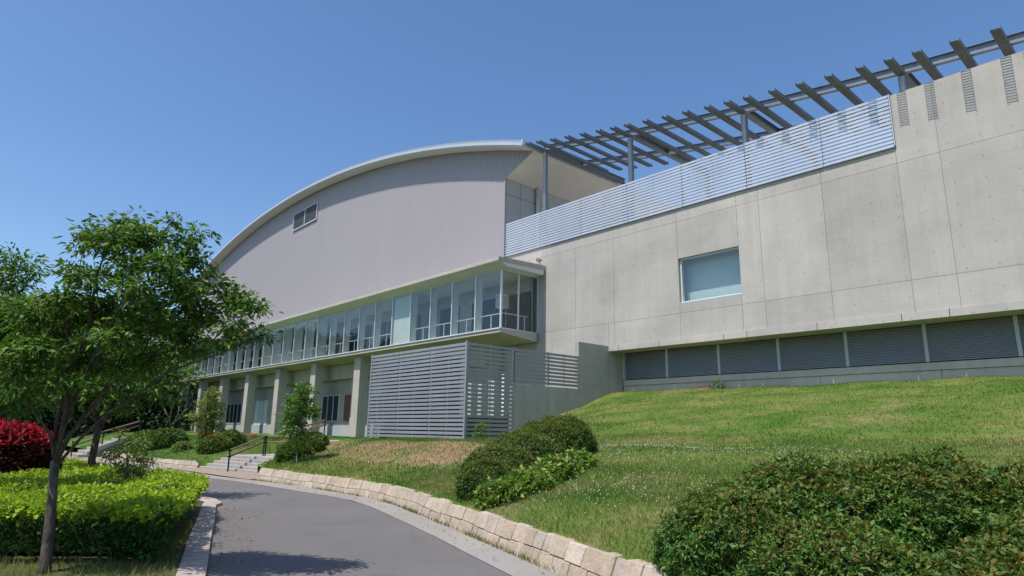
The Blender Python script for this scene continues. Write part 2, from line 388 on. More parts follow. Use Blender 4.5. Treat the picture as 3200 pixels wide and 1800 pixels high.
for i in range(len(kerb_out)-1):
    a, b, c, d = kerb_out[i], kerb_out[i+1], kerb_in[i+1], kerb_in[i]
    L = np.hypot(*(b-a)); n = max(1, int(L/.6))
    for j in range(n):
        t0, t1 = j/n+.006, (j+1)/n-.006
        q = [a+(b-a)*t0, a+(b-a)*t1, d+(c-d)*t1, d+(c-d)*t0]
        dz = .06+random.uniform(-.008, .008)
        kb.hexa([(*p_, -.02) for p_ in q]+[(*p_, dz) for p_ in q])
tag(kb.build('kerb', M['kerb'], bevel=.012), kind='structure')
# planting bed behind the kerb
bed = MB(); bi = kerb_in.copy(); n = len(bi)
for i in range(n-1):
    a, b = bi[i], bi[i+1]
    bed.face([(a[0],a[1],.05),(b[0],b[1],.05),(b[0]-2,b[1]-14,.05),(a[0]-2,a[1]-14,.05)])
tag(bed.build('planting_bed', M['earth']), kind='structure')
pv = MB().face([(-28.2,7.05,.034),(-20.4,7.66,.034),(-20.4,8.5,.034),(-22.8,9.3,.034),(-27.2,8.4,.034)])
tag(pv.build('brick_paving', M['paving']), kind='structure')
pv2 = MB().face([(-44,3.5,.01),(-30,5.2,.01),(-30,6.9,.01),(-44,6.5,.01)])
tag(pv2.build('path', M['paving']), kind='structure')

# ------------------------------------------------------------------ stone walls
def stone_wall(name, label, line, h, base_drop=.03):
    L = line; d = np.concatenate([[0], np.cumsum(np.hypot(*np.diff(L, axis=0).T))])
    def at(t): return np.array([np.interp(t, d, L[:,0]), np.interp(t, d, L[:,1])])
    def nrm(t):
        e = at(min(t+.2, d[-1]))-at(max(t-.2, 0)); e /= np.hypot(*e); return np.array([-e[1], e[0]])
    e_ = empty(name, (L[0][0], L[0][1], 0), label, 'stone wall')
    st = MB()
    hl = h*.42
    lean = .42
    for z0, z1 in ((-base_drop, hl), (hl+.004, h)):
        t = 0
        while t < d[-1]-.05:
            ln = random.uniform(.12, .42); t1 = min(t+ln, d[-1])
            if d[-1]-t1 < .15: t1 = d[-1]
            a0, a1 = at(t+.003), at(t1-.003); n0, n1 = nrm(t), nrm(t1)
            o = random.uniform(-.010, .010); k0 = random.uniform(-.02, .02); top_ = (z1 == h)
            zz0 = z0 if not top_ else z0+.014*math.sin(t*2.3); zz1 = z1+(random.uniform(-.012, .012) if top_ else .014*math.sin(t*2.3)-.004)
            f0 = o+lean*max(zz0, 0); f1 = o+lean*zz1
            q = lambda p, n, s, z: (p[0]+n[0]*s, p[1]+n[1]*s, z)
            b0, b1 = at(t+.003+k0*.5), at(t1-.003+k0*.5)
            st.hexa([q(a0,n0,f0,zz0), q(a1,n1,f0,zz0), q(a1,n1,.38,zz0), q(a0,n0,.38,zz0),
                     q(b0,n0,f1,zz1), q(b1,n1,f1,zz1), q(b1,n1,.38,zz1), q(b0,n0,.38,zz1)])
            t = t1
    st.build('stone_course', M['stone'], e_, bevel=.01)
    bk = MB(); n = 60
    for i in range(n):
        t0, t1 = d[-1]*i/n, d[-1]*(i+1)/n
        a0, a1 = at(t0), at(t1); n0, n1 = nrm(t0), nrm(t1)
        bk.hexa([(*(a0+n0*.03),-.03),(*(a1+n1*.03),-.03),(*(a1+n1*.34),-.03),(*(a0+n0*.34),-.03),(*(a0+n0*(.03+lean*h)),h-.03),(*(a1+n1*(.03+lean*h)),h-.03),(*(a1+n1*.34),h-.03),(*(a0+n0*.34),h-.03)])
    bk.build('mortar', M['mortar'], e_)
stone_wall('stone_retaining_wall', 'long low pinkish stone retaining wall curving beside the road below the grass bank', wall_a, .35)
stone_wall('stone_retaining_wall', 'short low stone wall left of the steps, below the far lawn', wall_b, .28)

# ------------------------------------------------------------------ steps and handrails
def step_box(mb, a0, a1, b0, b1, z0, z1): mb.hexa([SP(a0,b0,z0),SP(a1,b0,z0),SP(a1,b1,z0),SP(a0,b1,z0),SP(a0,b0,z1),SP(a1,b0,z1),SP(a1,b1,z1),SP(a0,b1,z1)])
st = MB()
for i in range(5): step_box(st, 0, 3.9, .27*i, .27*(i+1)+(2.0 if i == 4 else -.004), -.1, .1*(i+1))
tag(st.build('stone_steps', M['conc_pale'], bevel=.012), 'wide pale stone steps rising from brick paving between two round shrubs', 'steps')
st = MB()
for i in range(4): step_box(st, 0, 3.9, 3.36+.55*i, 3.36+.55*(i+1)+(2.2 if i == 3 else -.004), .2, .64+.14*i)
tag(st.build('stone_steps', M['conc_pale'], bevel=.012), 'upper flight of pale steps half hidden behind the round shrub', 'steps')
tag(MB().bar(SP(4.02,1.3,.50), SP(4.02,6.2,1.13), .18, .2).build('kerb', M['conc_pale'], bevel=.01), kind='structure')
st = MB()
for i in range(7): st.box(-40.6, -38.0, 5.9+.36*i, 5.9+.36*(i+1)+(1.2 if i == 6 else -.004), -.1, .15*(i+1))
st.bar((-37.88,6.4,.33), (-37.88,8.5,1.15), .2, .2)
tag(st.build('stone_steps', M['conc_pale'], bevel=.012), 'far pale steps climbing behind the tree trunks left of the lawn', 'steps')

def handrail(label, posts, ht, rails=2, group='brown handrails along the steps'):
    e_ = empty('handrail', posts[0], label, 'handrail', group)
    for p_ in posts:
        q = Vector(p_); MB().tube([q-Vector((0,0,.05)), q+Vector((0,0,ht-.02))], [.028,.028], 8).build('post', M['black_metal'], e_)
        for r_ in range(rails): MB().box(q.x-.05, q.x+.05, q.y-.05, q.y+.05, q.z+ht-.04-.22*r_, q.z+ht+.02-.22*r_).build('bracket', M['black_metal'], e_)
    for a, b in zip(posts[:-1], posts[1:]):
        for r_ in range(rails):
            dz = Vector((0, 0, ht-.22*r_)); MB().tube([Vector(a)+dz, Vector(b)+dz], [.036,.036], 8).build('rail', M['wood'], e_)
    return e_
handrail('brown two-bar handrail on the lower steps, between the round shrubs', [(-24.3,8.36,0.03),(-25.7,10.12,.5)], .74)
handrail('thin level two-bar rail on the landing behind the steps', [(-25.7,10.2,.5),(-24.3,11.3,.52)], .74)
handrail('upper brown handrail rising behind the shrub, in front of the windows', [tuple(P(938,1392,27.0)), tuple(P(1012,1363,30.5))], .75)
handrail('far brown handrail sloping up behind the tree trunks', [(-38.9,5.75,0.0),(-38.9,7.0,.5),(-38.9,8.6,1.05)], .75)

# ------------------------------------------------------------------ exhibition hall
def zarc(x): d = x+63.5; return 24.9 - d*d/240 - 2.9e-7*d**4
HX0, HX1 = -94.0, -29.55
hall = empty('exhibition_hall', (-60, 26, 0), 'grey corrugated hall with arched roof above a long glazed gallery on columns', 'building')
# corrugated front wall with real ribs
def corrugated(x0, x1, zb, per=.24):
    n = int((x1-x0)/per); pr = []
    for i in range(n):
        a = x0+(x1-x0)*i/n; p_ = (x1-x0)/n
        pr += [(a, .05), (a+p_*.30, .05), (a+p_*.42, 0), (a+p_*.9, 0)]
    pr.append((x1, .05)); pr = np.array(pr)
    zt = zarc(pr[:,0])-.02; b = zb(pr[:,0])
    V = np.concatenate([np.stack([pr[:,0], 25.83+pr[:,1], b], 1), np.stack([pr[:,0], 25.83+pr[:,1], np.maximum(zt, b+.005)], 1)])
    n = len(pr); i = np.arange(n-1); return V, np.stack([i, i+1, i+1+n, i+n], 1)
V1, F1 = corrugated(HX0, HX1, lambda x: np.full_like(x, 10.7))
V2, F2 = corrugated(HX1, -27.0, lambda x: 17.76+(x-HX1)*(18.80-17.76)/(-27.0-HX1)-.01)
np_mesh('corrugated_wall', np.concatenate([V1, V2]), np.concatenate([F1, F2+len(V1)]), M['corr'], hall)
mb = MB(); mb.box(HX1-.12, HX1+.02, 25.80, 25.90, 10.7, 17.75); mb.build('corner_trim', M['corr'], hall)
# end wall to the terrace
mb = MB(); mb.box(HX1-.2, HX1-.02, 25.95, 50, 5, 17.74); ew = mb.build('end_wall', M['panel_grey'], hall)
mb = MB()
for z_ in (14.1, 16.67): mb.box(HX1-.021, HX1-.012, 25.95, 50, z_-.012, z_+.012)
for y_ in np.arange(27.2, 50, 1.35): mb.box(HX1-.021, HX1-.013, y_-.008, y_+.008, 12, 17.7)
mb.build('panel_joint', M['joint'], ew)
MB().box(HX0, HX0+.2, 25.95, 50, 0, 20).build('end_wall', M['panel_grey'], hall)
MB().tube([(HX1+.13, 28.67, 12), (HX1+.13, 28.67, 17.9)], [.12,.12], 10).build('downpipe', M['white_frame'], hall, True)
# roof
xr = np.linspace(-97.5, -26.8, 110)
def slab_arc(y0, y1, z0, z1):
    mb = MB()
    for a, b in zip(xr[:-1], xr[1:]):
        mb.hexa([(a,y0,zarc(a)+z0),(b,y0,zarc(b)+z0),(b,y1,zarc(b)+z0),(a,y1,zarc(a)+z0),(a,y0,zarc(a)+z1),(b,y0,zarc(b)+z1),(b,y1,zarc(b)+z1),(a,y1,zarc(a)+z1)])
    return mb
roof = slab_arc(24.86, 50, .06, .42).build('roof', M['roof_metal'], hall)
slab_arc(24.72, 24.858, .02, .21).build('fascia', M['fascia'], roof)
slab_arc(24.80, 24.858, .213, .30).build('gutter_edge', M['roof_metal'], roof)
slab_arc(24.74, 25.80, 0.0, .018).build('soffit', M['soffit'], roof)
MB().hexa([(HX1-.02,25.86,17.76),(-26.85,25.86,18.83),(-26.85,50,18.83),(HX1-.02,50,17.76),(HX1-.02,25.86,17.80),(-26.85,25.86,18.87),(-26.85,50,18.87),(HX1-.02,50,17.80)]).build('inclined_soffit', M['soffit'], roof)
MB().box(-26.83, -26.74, 24.72, 50, zarc(-26.8)+.0, zarc(-26.8)+.44).build('fascia', M['fascia'], roof)
# high louvre window in the corrugated wall
wn = MB().box(-63.2, -57.8, 25.78, 25.86, 21.78, 23.5).build('window', M['mid_int'], hall)
mb = MB(); mb.box(-63.3,-57.7,25.70,25.80,21.70,21.79); mb.box(-63.3,-57.7,25.72,25.80,23.48,23.54)
for x_ in (-63.25, -60.5, -57.75): mb.box(x_-.05, x_+.05, 25.71, 25.80, 21.79, 23.48)
mb.build('frame', M['white_frame'], wn)
mb = MB()
for z_ in np.arange(21.86, 23.46, .09): mb.hexa([(-63.18,25.74,z_),(-57.82,25.74,z_),(-57.82,25.755,z_+.015),(-63.18,25.755,z_+.015),(-63.18,25.75,z_+.05),(-57.82,25.75,z_+.05),(-57.82,25.765,z_+.065),(-63.18,25.765,z_+.065)])
mb.build('louvre_blade', M['louvre_dark'], wn)
# glazed gallery
YG, ZF, ZC, GX0, GX1 = 23.10, 7.20, 10.55, -88.7, -26.60
def prism_x(x0, x1, prof):   # profile in (y,z), extruded along x
    mb = MB(); n = len(prof)
    a = [(x0, y_, z_) for y_, z_ in prof]; b = [(x1, y_, z_) for y_, z_ in prof]
    mb.face(a[::-1]); mb.face(b)
    for i in range(n): j = (i+1) % n; mb.face([a[i], a[j], b[j], b[i]])
    return mb
cn = prism_x(-95.5, -25.95, [(22.30,10.84),(22.30,10.98),(22.36,11.03),(25.82,11.2),(25.82,10.60),(22.95,10.60)]).build('canopy', M['soffit'], hall)
mb = MB(); mb.box(-95.5, -25.93, 22.27, 22.298, 10.83, 10.985); mb.build('canopy_edge', M['conc_plain'], cn)
prism_x(-25.948, -25.91, [(22.27,10.80),(22.27,11.04),(26.0,11.16),(26.0,10.92)]).build('canopy_edge', M['conc_plain'], cn)
MB().hexa([(-95,22.4,11.05),(-26,22.4,11.05),(-26,25.8,11.21),(-95,25.8,11.21),(-95,22.4,11.07),(-26,22.4,11.07),(-26,25.8,11.23),(-95,25.8,11.23)]).build('canopy_deck', M['roof_metal'], cn)
prism_x(-92, -26.46, [(22.96,6.94),(22.96,7.17),(25.8,7.17),(25.8,6.66)]).build('floor_slab', M['conc_plain'], hall)
MB().box(-92, -26.44, 22.90, 22.98, 7.13, 7.20).build('sill', M['white_frame'], hall)
MB().box(GX0, GX1-.06, YG+.08, 25.7, 7.171, 7.20).build('gallery_floor', M['white_int'], hall)
MB().box(GX0, GX1-.06, YG+.08, 25.7, ZC, ZC+.04).build('gallery_ceiling', M['white_int'], hall)
bw = MB().box(GX0, GX1-.1, 25.55, 25.7, ZF, ZC).build('gallery_back_wall', M['mid_int'], hall)
nb = 27; bay = (GX1-GX0)/nb
for i in range(nb+1):
    x = GX1 - i*bay
    mb = MB().box(x-.035, x+.035, YG-.03, YG+.07, ZF, ZC)
    if i == 0: mb.box(x-.045, x+.05, YG-.045, YG-.031, ZF, ZC)
    mb.build('mullion', M['white_frame'], hall)
    if i < nb:
        MB().box(x-bay+.036, x-.036, YG+.014, YG+.024, ZF+.03, ZC-.02).build('glass_pane', M['glass'], hall)
    if 0 < i:
        MB().box(x-.03, x+.03, YG+.09, YG+.09+(.40 if i % 5 else .7), ZF, ZC).build('fin', M['white_int'], hall)
MB().box(GX0, GX1, YG-.02, YG+.06, ZC-.02, ZC+.05).build('glazing_rail', M['white_frame'], hall); MB().box(GX0, GX1, YG-.02, YG+.06, ZF, ZF+.03).build('glazing_rail', M['white_frame'], hall)
for y_, y2 in ((YG+.08, 24.40), (24.46, 25.95)):
    MB().box(GX1-.012, GX1-.002, y_, y2, ZF+.03, ZC-.02).build('glass_pane', M['glass'], hall)
for y_ in (24.43, 25.98): MB().box(GX1-.05, GX1+.03, y_-.035, y_+.035, ZF, ZC).build('mullion', M['white_frame'], hall)
MB().box(GX1-.04, GX1+.02, YG+.08, 26, ZC-.02, ZC+.05).build('glazing_rail', M['white_frame'], hall); MB().box(GX1-.04, GX1+.03, YG+.08, 26, ZF-.02, ZF+.03).build('glazing_rail', M['white_frame'], hall)
# inner railing, blinds, dark openings behind the glass
mb = MB(); mb.box(GX0, GX1-.3, YG+.42, YG+.46, 8.12, 8.17)
for x_ in np.arange(GX1-1.35, GX0, -bay): mb.box(x_-.025, x_+.025, YG+.42, YG+.46, ZF, 8.12)
mb.box(GX1-.34, GX1-.3, YG+.42, 25.5, 8.12, 8.17); mb.box(GX1-.34, GX1-.3, 25.2, 25.25, ZF, 8.12)
mb.build('inner_railing', M['white_frame'], hall)
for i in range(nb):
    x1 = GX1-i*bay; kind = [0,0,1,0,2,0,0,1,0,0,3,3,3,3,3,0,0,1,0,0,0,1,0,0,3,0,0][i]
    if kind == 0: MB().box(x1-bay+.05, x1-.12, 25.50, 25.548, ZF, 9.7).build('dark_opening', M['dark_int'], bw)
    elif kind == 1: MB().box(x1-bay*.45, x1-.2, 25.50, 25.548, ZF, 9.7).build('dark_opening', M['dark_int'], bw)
    elif kind == 2: MB().box(x1-bay+.1, x1-.06, YG+.10, YG+.12, ZF+.02, ZC-.02).build('roller_blind', M['blind'], hall)
    else: MB().box(x1-bay+.1, x1-.3, YG+.9, YG+.92, ZF+.3, ZC-.02).build('roller_blind', M['blind'], hall)
mb = MB()
for z_ in np.arange(8.75, 9.5, .13): mb.tube([(-28.2,24.6,z_), (-28.2,24.6,z_+.09)], [.42,.40], 20)
mb.build('striped_drum', M['blind'], hall)
# ground storey: columns, back wall, windows
for x_ in (-43.35, -50.75, -58.15, -65.65, -73.2, -80.5, -87.7):
    MB().box(x_-.46, x_+.46, 23.5, 24.26, .6, 6.86).build('column', M['conc_plain'], hall, bevel=.02)
gw = MB().box(-92, -29.52, 25.5, 25.8, .5, 6.66).build('ground_floor_wall', M['wall_back'], hall)
mb = MB(); mb.box(-92, -30.2, 25.0, 25.48, 5.55, 6.70); mb.build('beam', M['conc_plain'], hall)
for x_ in (-46.9, -54.4, -61.9, -69.4, -77): MB().box(x_-.25, x_+.25, 25.2, 25.49, .6, 5.55).build('pilaster', M['conc_plain'], hall)
mb = MB()
for a, b in ((-46.6,-30.3),(-54.1,-47.2),(-61.6,-54.7),(-69.1,-62.2),(-76.7,-69.7),(-91,-77.3)): mb.box(a if a < b else b, b, 25.40, 25.492, .6, 1.8)
mb.build('plinth_panel', M['panel_grey'], hall)
def gwin(x0, x1, z0, z1, n, pane):
    f = MB(); f.box(x0-.05, x1+.05, 25.41, 25.497, z0-.06, z0); f.box(x0-.05, x1+.05, 25.41, 25.497, z1, z1+.06)
    for i in range(n+1):
        x_ = x0+(x1-x0)*i/n; f.box(x_-.04, x_+.04, 25.41, 25.497, z0, z1)
    fo = f.build('window', M['white_frame'], hall)
    MB().box(x0+.04, x1-.04, 25.455, 25.49, z0+.001, z1-.001).build('pane', pane, fo)
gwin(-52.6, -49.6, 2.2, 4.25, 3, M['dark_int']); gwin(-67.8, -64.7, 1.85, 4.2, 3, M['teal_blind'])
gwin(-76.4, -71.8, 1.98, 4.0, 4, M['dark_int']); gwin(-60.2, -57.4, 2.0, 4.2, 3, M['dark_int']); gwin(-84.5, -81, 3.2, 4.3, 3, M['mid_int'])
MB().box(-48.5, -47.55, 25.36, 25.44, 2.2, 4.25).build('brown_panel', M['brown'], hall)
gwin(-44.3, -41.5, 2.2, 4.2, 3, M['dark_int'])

# ------------------------------------------------------------------ concrete wing
wing = empty('concrete_wing', (-8, 28, 3), 'pale fair-faced concrete wing with one square window and a low louvre band', 'building')
WX0, WX1, WT, ZS = -29.5, 16.0, 14.60, 12.47
SX1 = -7.08       # right end of the slatted parapet
xj = [-20.87, -16.89, -13.72, -12.67, -9.91, -7.09, -5.68, -2.9, -.1, 2.7, 5.5, 8.3, 11.1, 13.9]
xl = [-26.2, -23.6] + xj
wx0, wx1, wz0, wz1 = -16.87, -13.71, 7.69, 9.88
def panels(rows, front=26.0, th=.30, gap=.012):
    mb = MB()
    for x0, x1, z0, z1 in rows: mb.box(x0+gap/2, x1-gap/2, front, front+th, z0+gap/2, z1-gap/2)
    return mb
rows = []
e = [WX0] + xl + [WX1]
for a, b in zip(e[:-1], e[1:]):
    low = 6.0 if b > -21.3 else 0.0
    rows.append((a, b, 7.20, 11.78) if not (a >= wx0-.1 and b <= wx1+.1) else None)
    if rows[-1] is None:
        rows.pop(); rows += [(a, b, 7.20, wz0), (a, b, wz1, 11.78)]
    if a < -21.2:
        rows.append((a, min(b, -21.27), 2.6, 7.20)); rows.append((a, min(b, -21.27), 0, 2.6))
        if b > -21.27: rows.append((-21.27, b, 6.0, 7.2))
    else: rows.append((a, b, 6.0, 7.20))
    tp = WT if a >= SX1-.1 else ZS
    rows.append((a, b, 11.78, tp))
panels(rows).build('wall', M['conc'], wing)
mb = MB(); mb.box(WX0, wx0-.1, 26.03, 26.32, 6.02, ZS-.05); mb.box(wx1+.1, WX1, 26.03, 26.32, 6.02, ZS-.05); mb.box(SX1+.03, WX1, 26.03, 26.32, ZS-.05, WT-.02)
mb.box(wx0-.1, wx1+.1, 26.03, 26.32, 6.02, wz0-.02); mb.box(wx0-.1, wx1+.1, 26.03, 26.32, wz1+.02, ZS-.05); mb.box(WX0, -21.3, 26.03, 26.32, .02, 6.0)
mb.build('joint_backing', M['joint_grey'], wing)
# overhanging bottom lip in cast lengths
mb = MB(); xe = [-21.27, -20.6, -18.1, -14.67, -13.57, -10.57, -7.54, -6.04, -3.9, -1, 1.9, 4.8, 7.7, 10.6, 16]
for a, b in zip(xe[:-1], xe[1:]): mb.box(a+.012, b-.012, 25.94, 27.3, 5.72, 5.995)
mb.build('lip', M['conc'], wing)
mb = MB(); mb.box(-21.27, 16, 27.3, 27.6, 3.2, 6.1); mb.build('recess_wall', M['conc'], wing)
MB().box(-21.8, -21.27, 26.31, 27.6, 2.5, 5.99).build('recess_wall', M['conc_y'], wing)
# ledge and footing
prism_x(-21.2, 16, [(27.03,4.0),(27.03,4.27),(27.29,4.30),(27.29,4.0)]).build('ledge', M['conc_plain'], wing)
mb = MB()
for a, b in zip([-21.2]+[-16.9,-15.4,-11.1,-6.8,-4.2,0,4,8],[-16.9,-15.4,-11.1,-6.8,-4.2,0,4,8,16]): mb.box(a+.01, b-.01, 27.08, 27.29, 2.6, 3.985)
mb.build('footing', M['conc_plain'], wing)
# louvre band
px_ = [-21.2, -18.49, -15.63, -12.77, -9.97, -7.18, -4.44, -1.6, 1.2, 4.0, 6.8, 9.6]
for i, (a, b) in enumerate(zip(px_[:-1], px_[1:])):
    mb = MB()
    for z_ in np.arange(4.33, 5.69, .062):
        mb.hexa([(a+.06,27.12,z_),(b-.06,27.12,z_),(b-.06,27.20,z_+.045),(a+.06,27.20,z_+.045),(a+.06,27.12,z_+.012),(b-.06,27.12,z_+.012),(b-.06,27.20,z_+.057),(a+.06,27.20,z_+.057)])
    mb.build('louvre_panel', M['louvre'], wing)
    MB().box(b-.06, b+.06, 27.06, 27.22, 4.31, 5.715).build('louvre_post', M['panel_grey'], wing)
MB().box(-21.25, -21.13, 27.06, 27.22, 4.31, 5.715).build('louvre_post', M['panel_grey'], wing)
MB().box(-21.2, 12, 27.25, 27.29, 4.31, 5.715).build('louvre_backing', M['dark_int'], wing)
# square window
wn = MB(); wn.box(wx0-.005, wx0+.07, 26.14, 26.30, wz0, wz1); wn.box(wx1-.07, wx1+.005, 26.14, 26.30, wz0, wz1); wn.box(wx0+.07, wx1-.07, 26.14, 26.30, wz1-.06, wz1); wn.box(wx0+.07, wx1-.07, 26.12, 26.30, wz0, wz0+.07)
wo_ = wn.build('window', M['white_frame'], wing)
MB().box(wx0+.07, wx1-.07, 26.19, 26.20, wz0+.07, wz1-.06).build('pane', M['glass_win'], wo_)
MB().box(wx0+.02, wx1-.02, 26.02, 26.12, wz0-.012, wz0+.03).build('sill', M['white_frame'], wo_)
MB().box(wx0-.5, wx1+.5, 26.78, 26.80, wz0-.3, wz1+.3).build('blind', M['teal_blind'], wo_)
# terrace deck and inner parapet behind the slats
MB().box(WX0, 16, 26.4, 50, 11.9, 12.2).build('terrace_deck', M['conc_plain'], wing)
MB().box(-28.5, 16, 49.6, 50, 12.2, 14).build('rear_parapet', M['conc'], wing)

# ------------------------------------------------------------------ slatted screens
def screen_panels(parent, p0, p1, z0, z1, joints, pitch, slat_h, mat, fmat, outward, th=.025):
    """horizontal slats between p0 and p1, one mesh of slats per panel, plus posts"""
    p0, p1 = Vector((*p0, 0)), Vector((*p1, 0)); d = (p1-p0); L = d.length; d.normalize(); o = Vector((*outward, 0))
    ts = [0]+joints+[L]
    for a, b in zip(ts[:-1], ts[1:]):
        mb = MB(); n = int(round((z1-z0)/pitch))
        for i in range(n):
            zc = z0+(i+.5)*(z1-z0)/n
            mb.bar(p0+d*(a+.012)+Vector((0,0,zc)), p0+d*(b-.012)+Vector((0,0,zc)), th, slat_h)
        mb.build('slat_panel', mat, parent)
    for t in ts:
        mb = MB(); q = p0+d*t-o*.06
        mb.bar(q+Vector((0,0,z0)), q+Vector((0,0,z1)), .07, .07, d); mb.build('post', fmat, parent)
    mid = [(a+b)/2 for a, b in zip(ts[:-1], ts[1:])]
    for t in mid:
        q = p0+d*t-o*.035; MB().bar(q+Vector((0,0,z0)), q+Vector((0,0,z1)), .035, .035, d).build('stiffener', fmat, parent)
top_s = empty('slat_screen', (-18, 25.93, ZS), 'long bright silver slatted parapet screen along the top of the concrete wing', 'screen')
screen_panels(top_s, (-29.52, 25.93), (SX1, 25.93), ZS-.07, 14.63, [3.15, 6.41, 9.72, 13.08, 16.44, 19.80], .158, .106, M['slat_hi'], M['steel'], (0, -1), .05)
mb = MB()
for i in range(14):
    z_ = ZS-.07+(i+1)*(14.63-ZS+.07)/14; mb.box(-29.5, SX1-.02, 26.03, 26.05, z_-.075, z_+.0)
mb.build('dark_gap_strip', M['black_metal'], top_s)  # black strips standing in for the shade in the gaps between slats
MB().box(SX1, SX1+.03, 25.91, 26.3, ZS+.02, 14.62).build('end_plate', M['slat_hi'], top_s)
low_s = empty('slat_screen', (-25, 18, 1.2), 'tall grey slatted screen enclosure standing on the grass under the gallery', 'screen')
screen_panels(low_s, (-29.1, 16.62), (-21.27, 16.62), 1.2, 5.27, [2.6, 5.2], .177, .118, M['slat'], M['slat'], (0, -1), .04)
screen_panels(low_s, (-21.25, 16.62), (-21.25, 19.3), 1.2, 5.27, [], .177, .118, M['slat'], M['slat'], (1, 0))
screen_panels(low_s, (-21.25, 19.33), (-21.25, 23.62), 3.70, 5.27, [2.2], .177, .118, M['slat'], M['slat'], (1, 0))
mb = MB(); mb.box(-21.30, -21.2, 16.55, 16.64, 1.2, 5.3); mb.build('corner_post', M['slat'], low_s); MB().box(-29.16,-29.06,16.58,16.66,1.2,5.3).build('corner_post', M['slat'], low_s)
pu = empty('dark_gap_block', (-26, 18.6, 1.2), 'added dark block standing in for shade behind the front slats of the enclosure', 'dark block')
MB().box(-29.0, -24.2, 17.2, 18.6, .9, 5.0).build('added_block', M['dark_int'], pu, bevel=.03)  # block added in near-black so the gaps in front read as shade
mb = MB()
for z_ in np.arange(1.5, 4.6, .2): mb.box(-28.7, -24.4, 17.16, 17.199, z_, z_+.06)
mb.build('louvre', M['black_metal'], pu)  # black fins on the added dark block
MB().box(-28.5, -22.3, 20.1, 20.35, .9, 2.3).build('base', M['dark_int'], pu)  # low dark wall added to darken the lower gaps
for x_, w_, h_, lb_ in ((-25.85,.36,4.0,'leftmost'),(-25.0,.28,3.9,'narrow middle'),(-24.1,.42,4.05,'widest, rightmost')):
    cb = empty('pale_cabinet', (x_, 20.6, 1.2), lb_+' of the three pale uprights seen through the side slats of the enclosure', 'cabinet', 'pale cabinets inside the slatted enclosure')
    MB().box(x_-w_/2, x_+w_/2, 20.4, 20.8, 1.2, h_).build('cabinet_body', M['white_int'], cb, bevel=.02); MB().box(x_-w_/2-.02, x_+w_/2+.02, 20.38, 20.82, h_, h_+.04).build('cabinet_top', M['panel_grey'], cb)
MB().bar((-23.0, 15.9, 1.19), (-21.6, 16.3, 1.24), .12, .05).build('concrete_bar', M['conc_pale']); tag(bpy.data.objects['concrete_bar'], 'pale bar lying on the grass at the foot of the slatted enclosure', 'bar')

# retaining wall between the enclosure and the wing
rw = MB()
def ret(y0, y1, z0, z1): rw.box(-21.55, -21.27, y0+.008, y1-.008, z0, z1)
ret(19.3, 21.5, .6, 3.66); ret(21.5, 23.64, .6, 3.66); ret(23.64, 25.99, .6, 6.0)
r_ = empty('retaining_wall', (-21.4, 22, 1.3), 'shaded grey concrete retaining wall stepping up the grass slope beside the enclosure', 'wall')
rw.build('wall', M['conc_y'], r_, bevel=.01)

# floodlight on the canopy end
fl = empty('floodlight', (-26.05, 25.5, 11.15), 'small floodlight on the canopy end against the concrete wall', 'lamp')
MB().bar((-26.05,25.6,11.15),(-26.05,25.6,11.42),.05,.05,(0,1,0)).build('bracket', M['lamp_metal'], fl)
MB().tube([(-26.05,25.72,11.5),(-26.05,25.5,11.46),(-26.05,25.42,11.44)], [.07,.12,.14], 12).build('lamp_head', M['lamp_metal'], fl, False)

# ------------------------------------------------------------------ steel pergola on the terrace
pc = np.polyfit([-3.64,-5.92,-7.76,-10.05,-12.36,-15.39,-17.73,-20.83,-23.16,-25.5], [15.13,15.32,15.55,15.86,16.17,16.65,17.02,17.6,18.07,18.56], 3)
def zp(x):
    x = max(x, -28); 
    return float(np.polyval(pc, x)) if x < -2 else float(np.polyval(pc, -2) + np.polyval(np.polyder(pc), -2)*(x+2))
perg = empty('steel_pergola', (-13, 28, 12.2), 'curved grey steel pergola with ladder-like cross bars over the roof terrace', 'pergola')
cols_x = [-26.45, -19.85, -13.25, -6.65, -.05, 6.55]
for yb in (26.42, 29.9):
    mb = MB(); xb = np.arange(-26.6, 12.1, 1.1) if yb < 28 else np.arange(-26.6, 12.1, 1.1)
    for a, b in zip(xb[:-1], xb[1:]): mb.ibeam((a, yb, zp(a)+.10+.175), (b+.004, yb, zp(b)+.10+.175), .2, .35)
    mb.build('main_beam', M['steel'], perg)
for x_ in cols_x:
    for yb in (26.42, 34.3):
        z_ = zp(x_)+.09
        mb = MB(); mb.tube([(x_,yb,12.2),(x_,yb,z_-.12)], [.155,.155], 16); mb.tube([(x_,yb,z_-.12),(x_,yb,z_-.02)], [.10,.10], 12); mb.box(x_-.17,x_+.17,yb-.17,yb+.17,z_-.02,z_)
        mb.build('post', M['steel'], perg)
    MB().ibeam((x_,26.55,zp(x_)+.25),(x_,34.4,zp(x_)+.25),.28,.34).build('girder', M['steel_dark'], perg)
cross = []
for x_ in cols_x:
    for o_ in (0, .93, 2.10, 3.27, 4.43, 5.60):
        x = x_+o_
        if x < 10: cross.append((x, 24.85, 26.30 if o_ == 0 else 31.3))
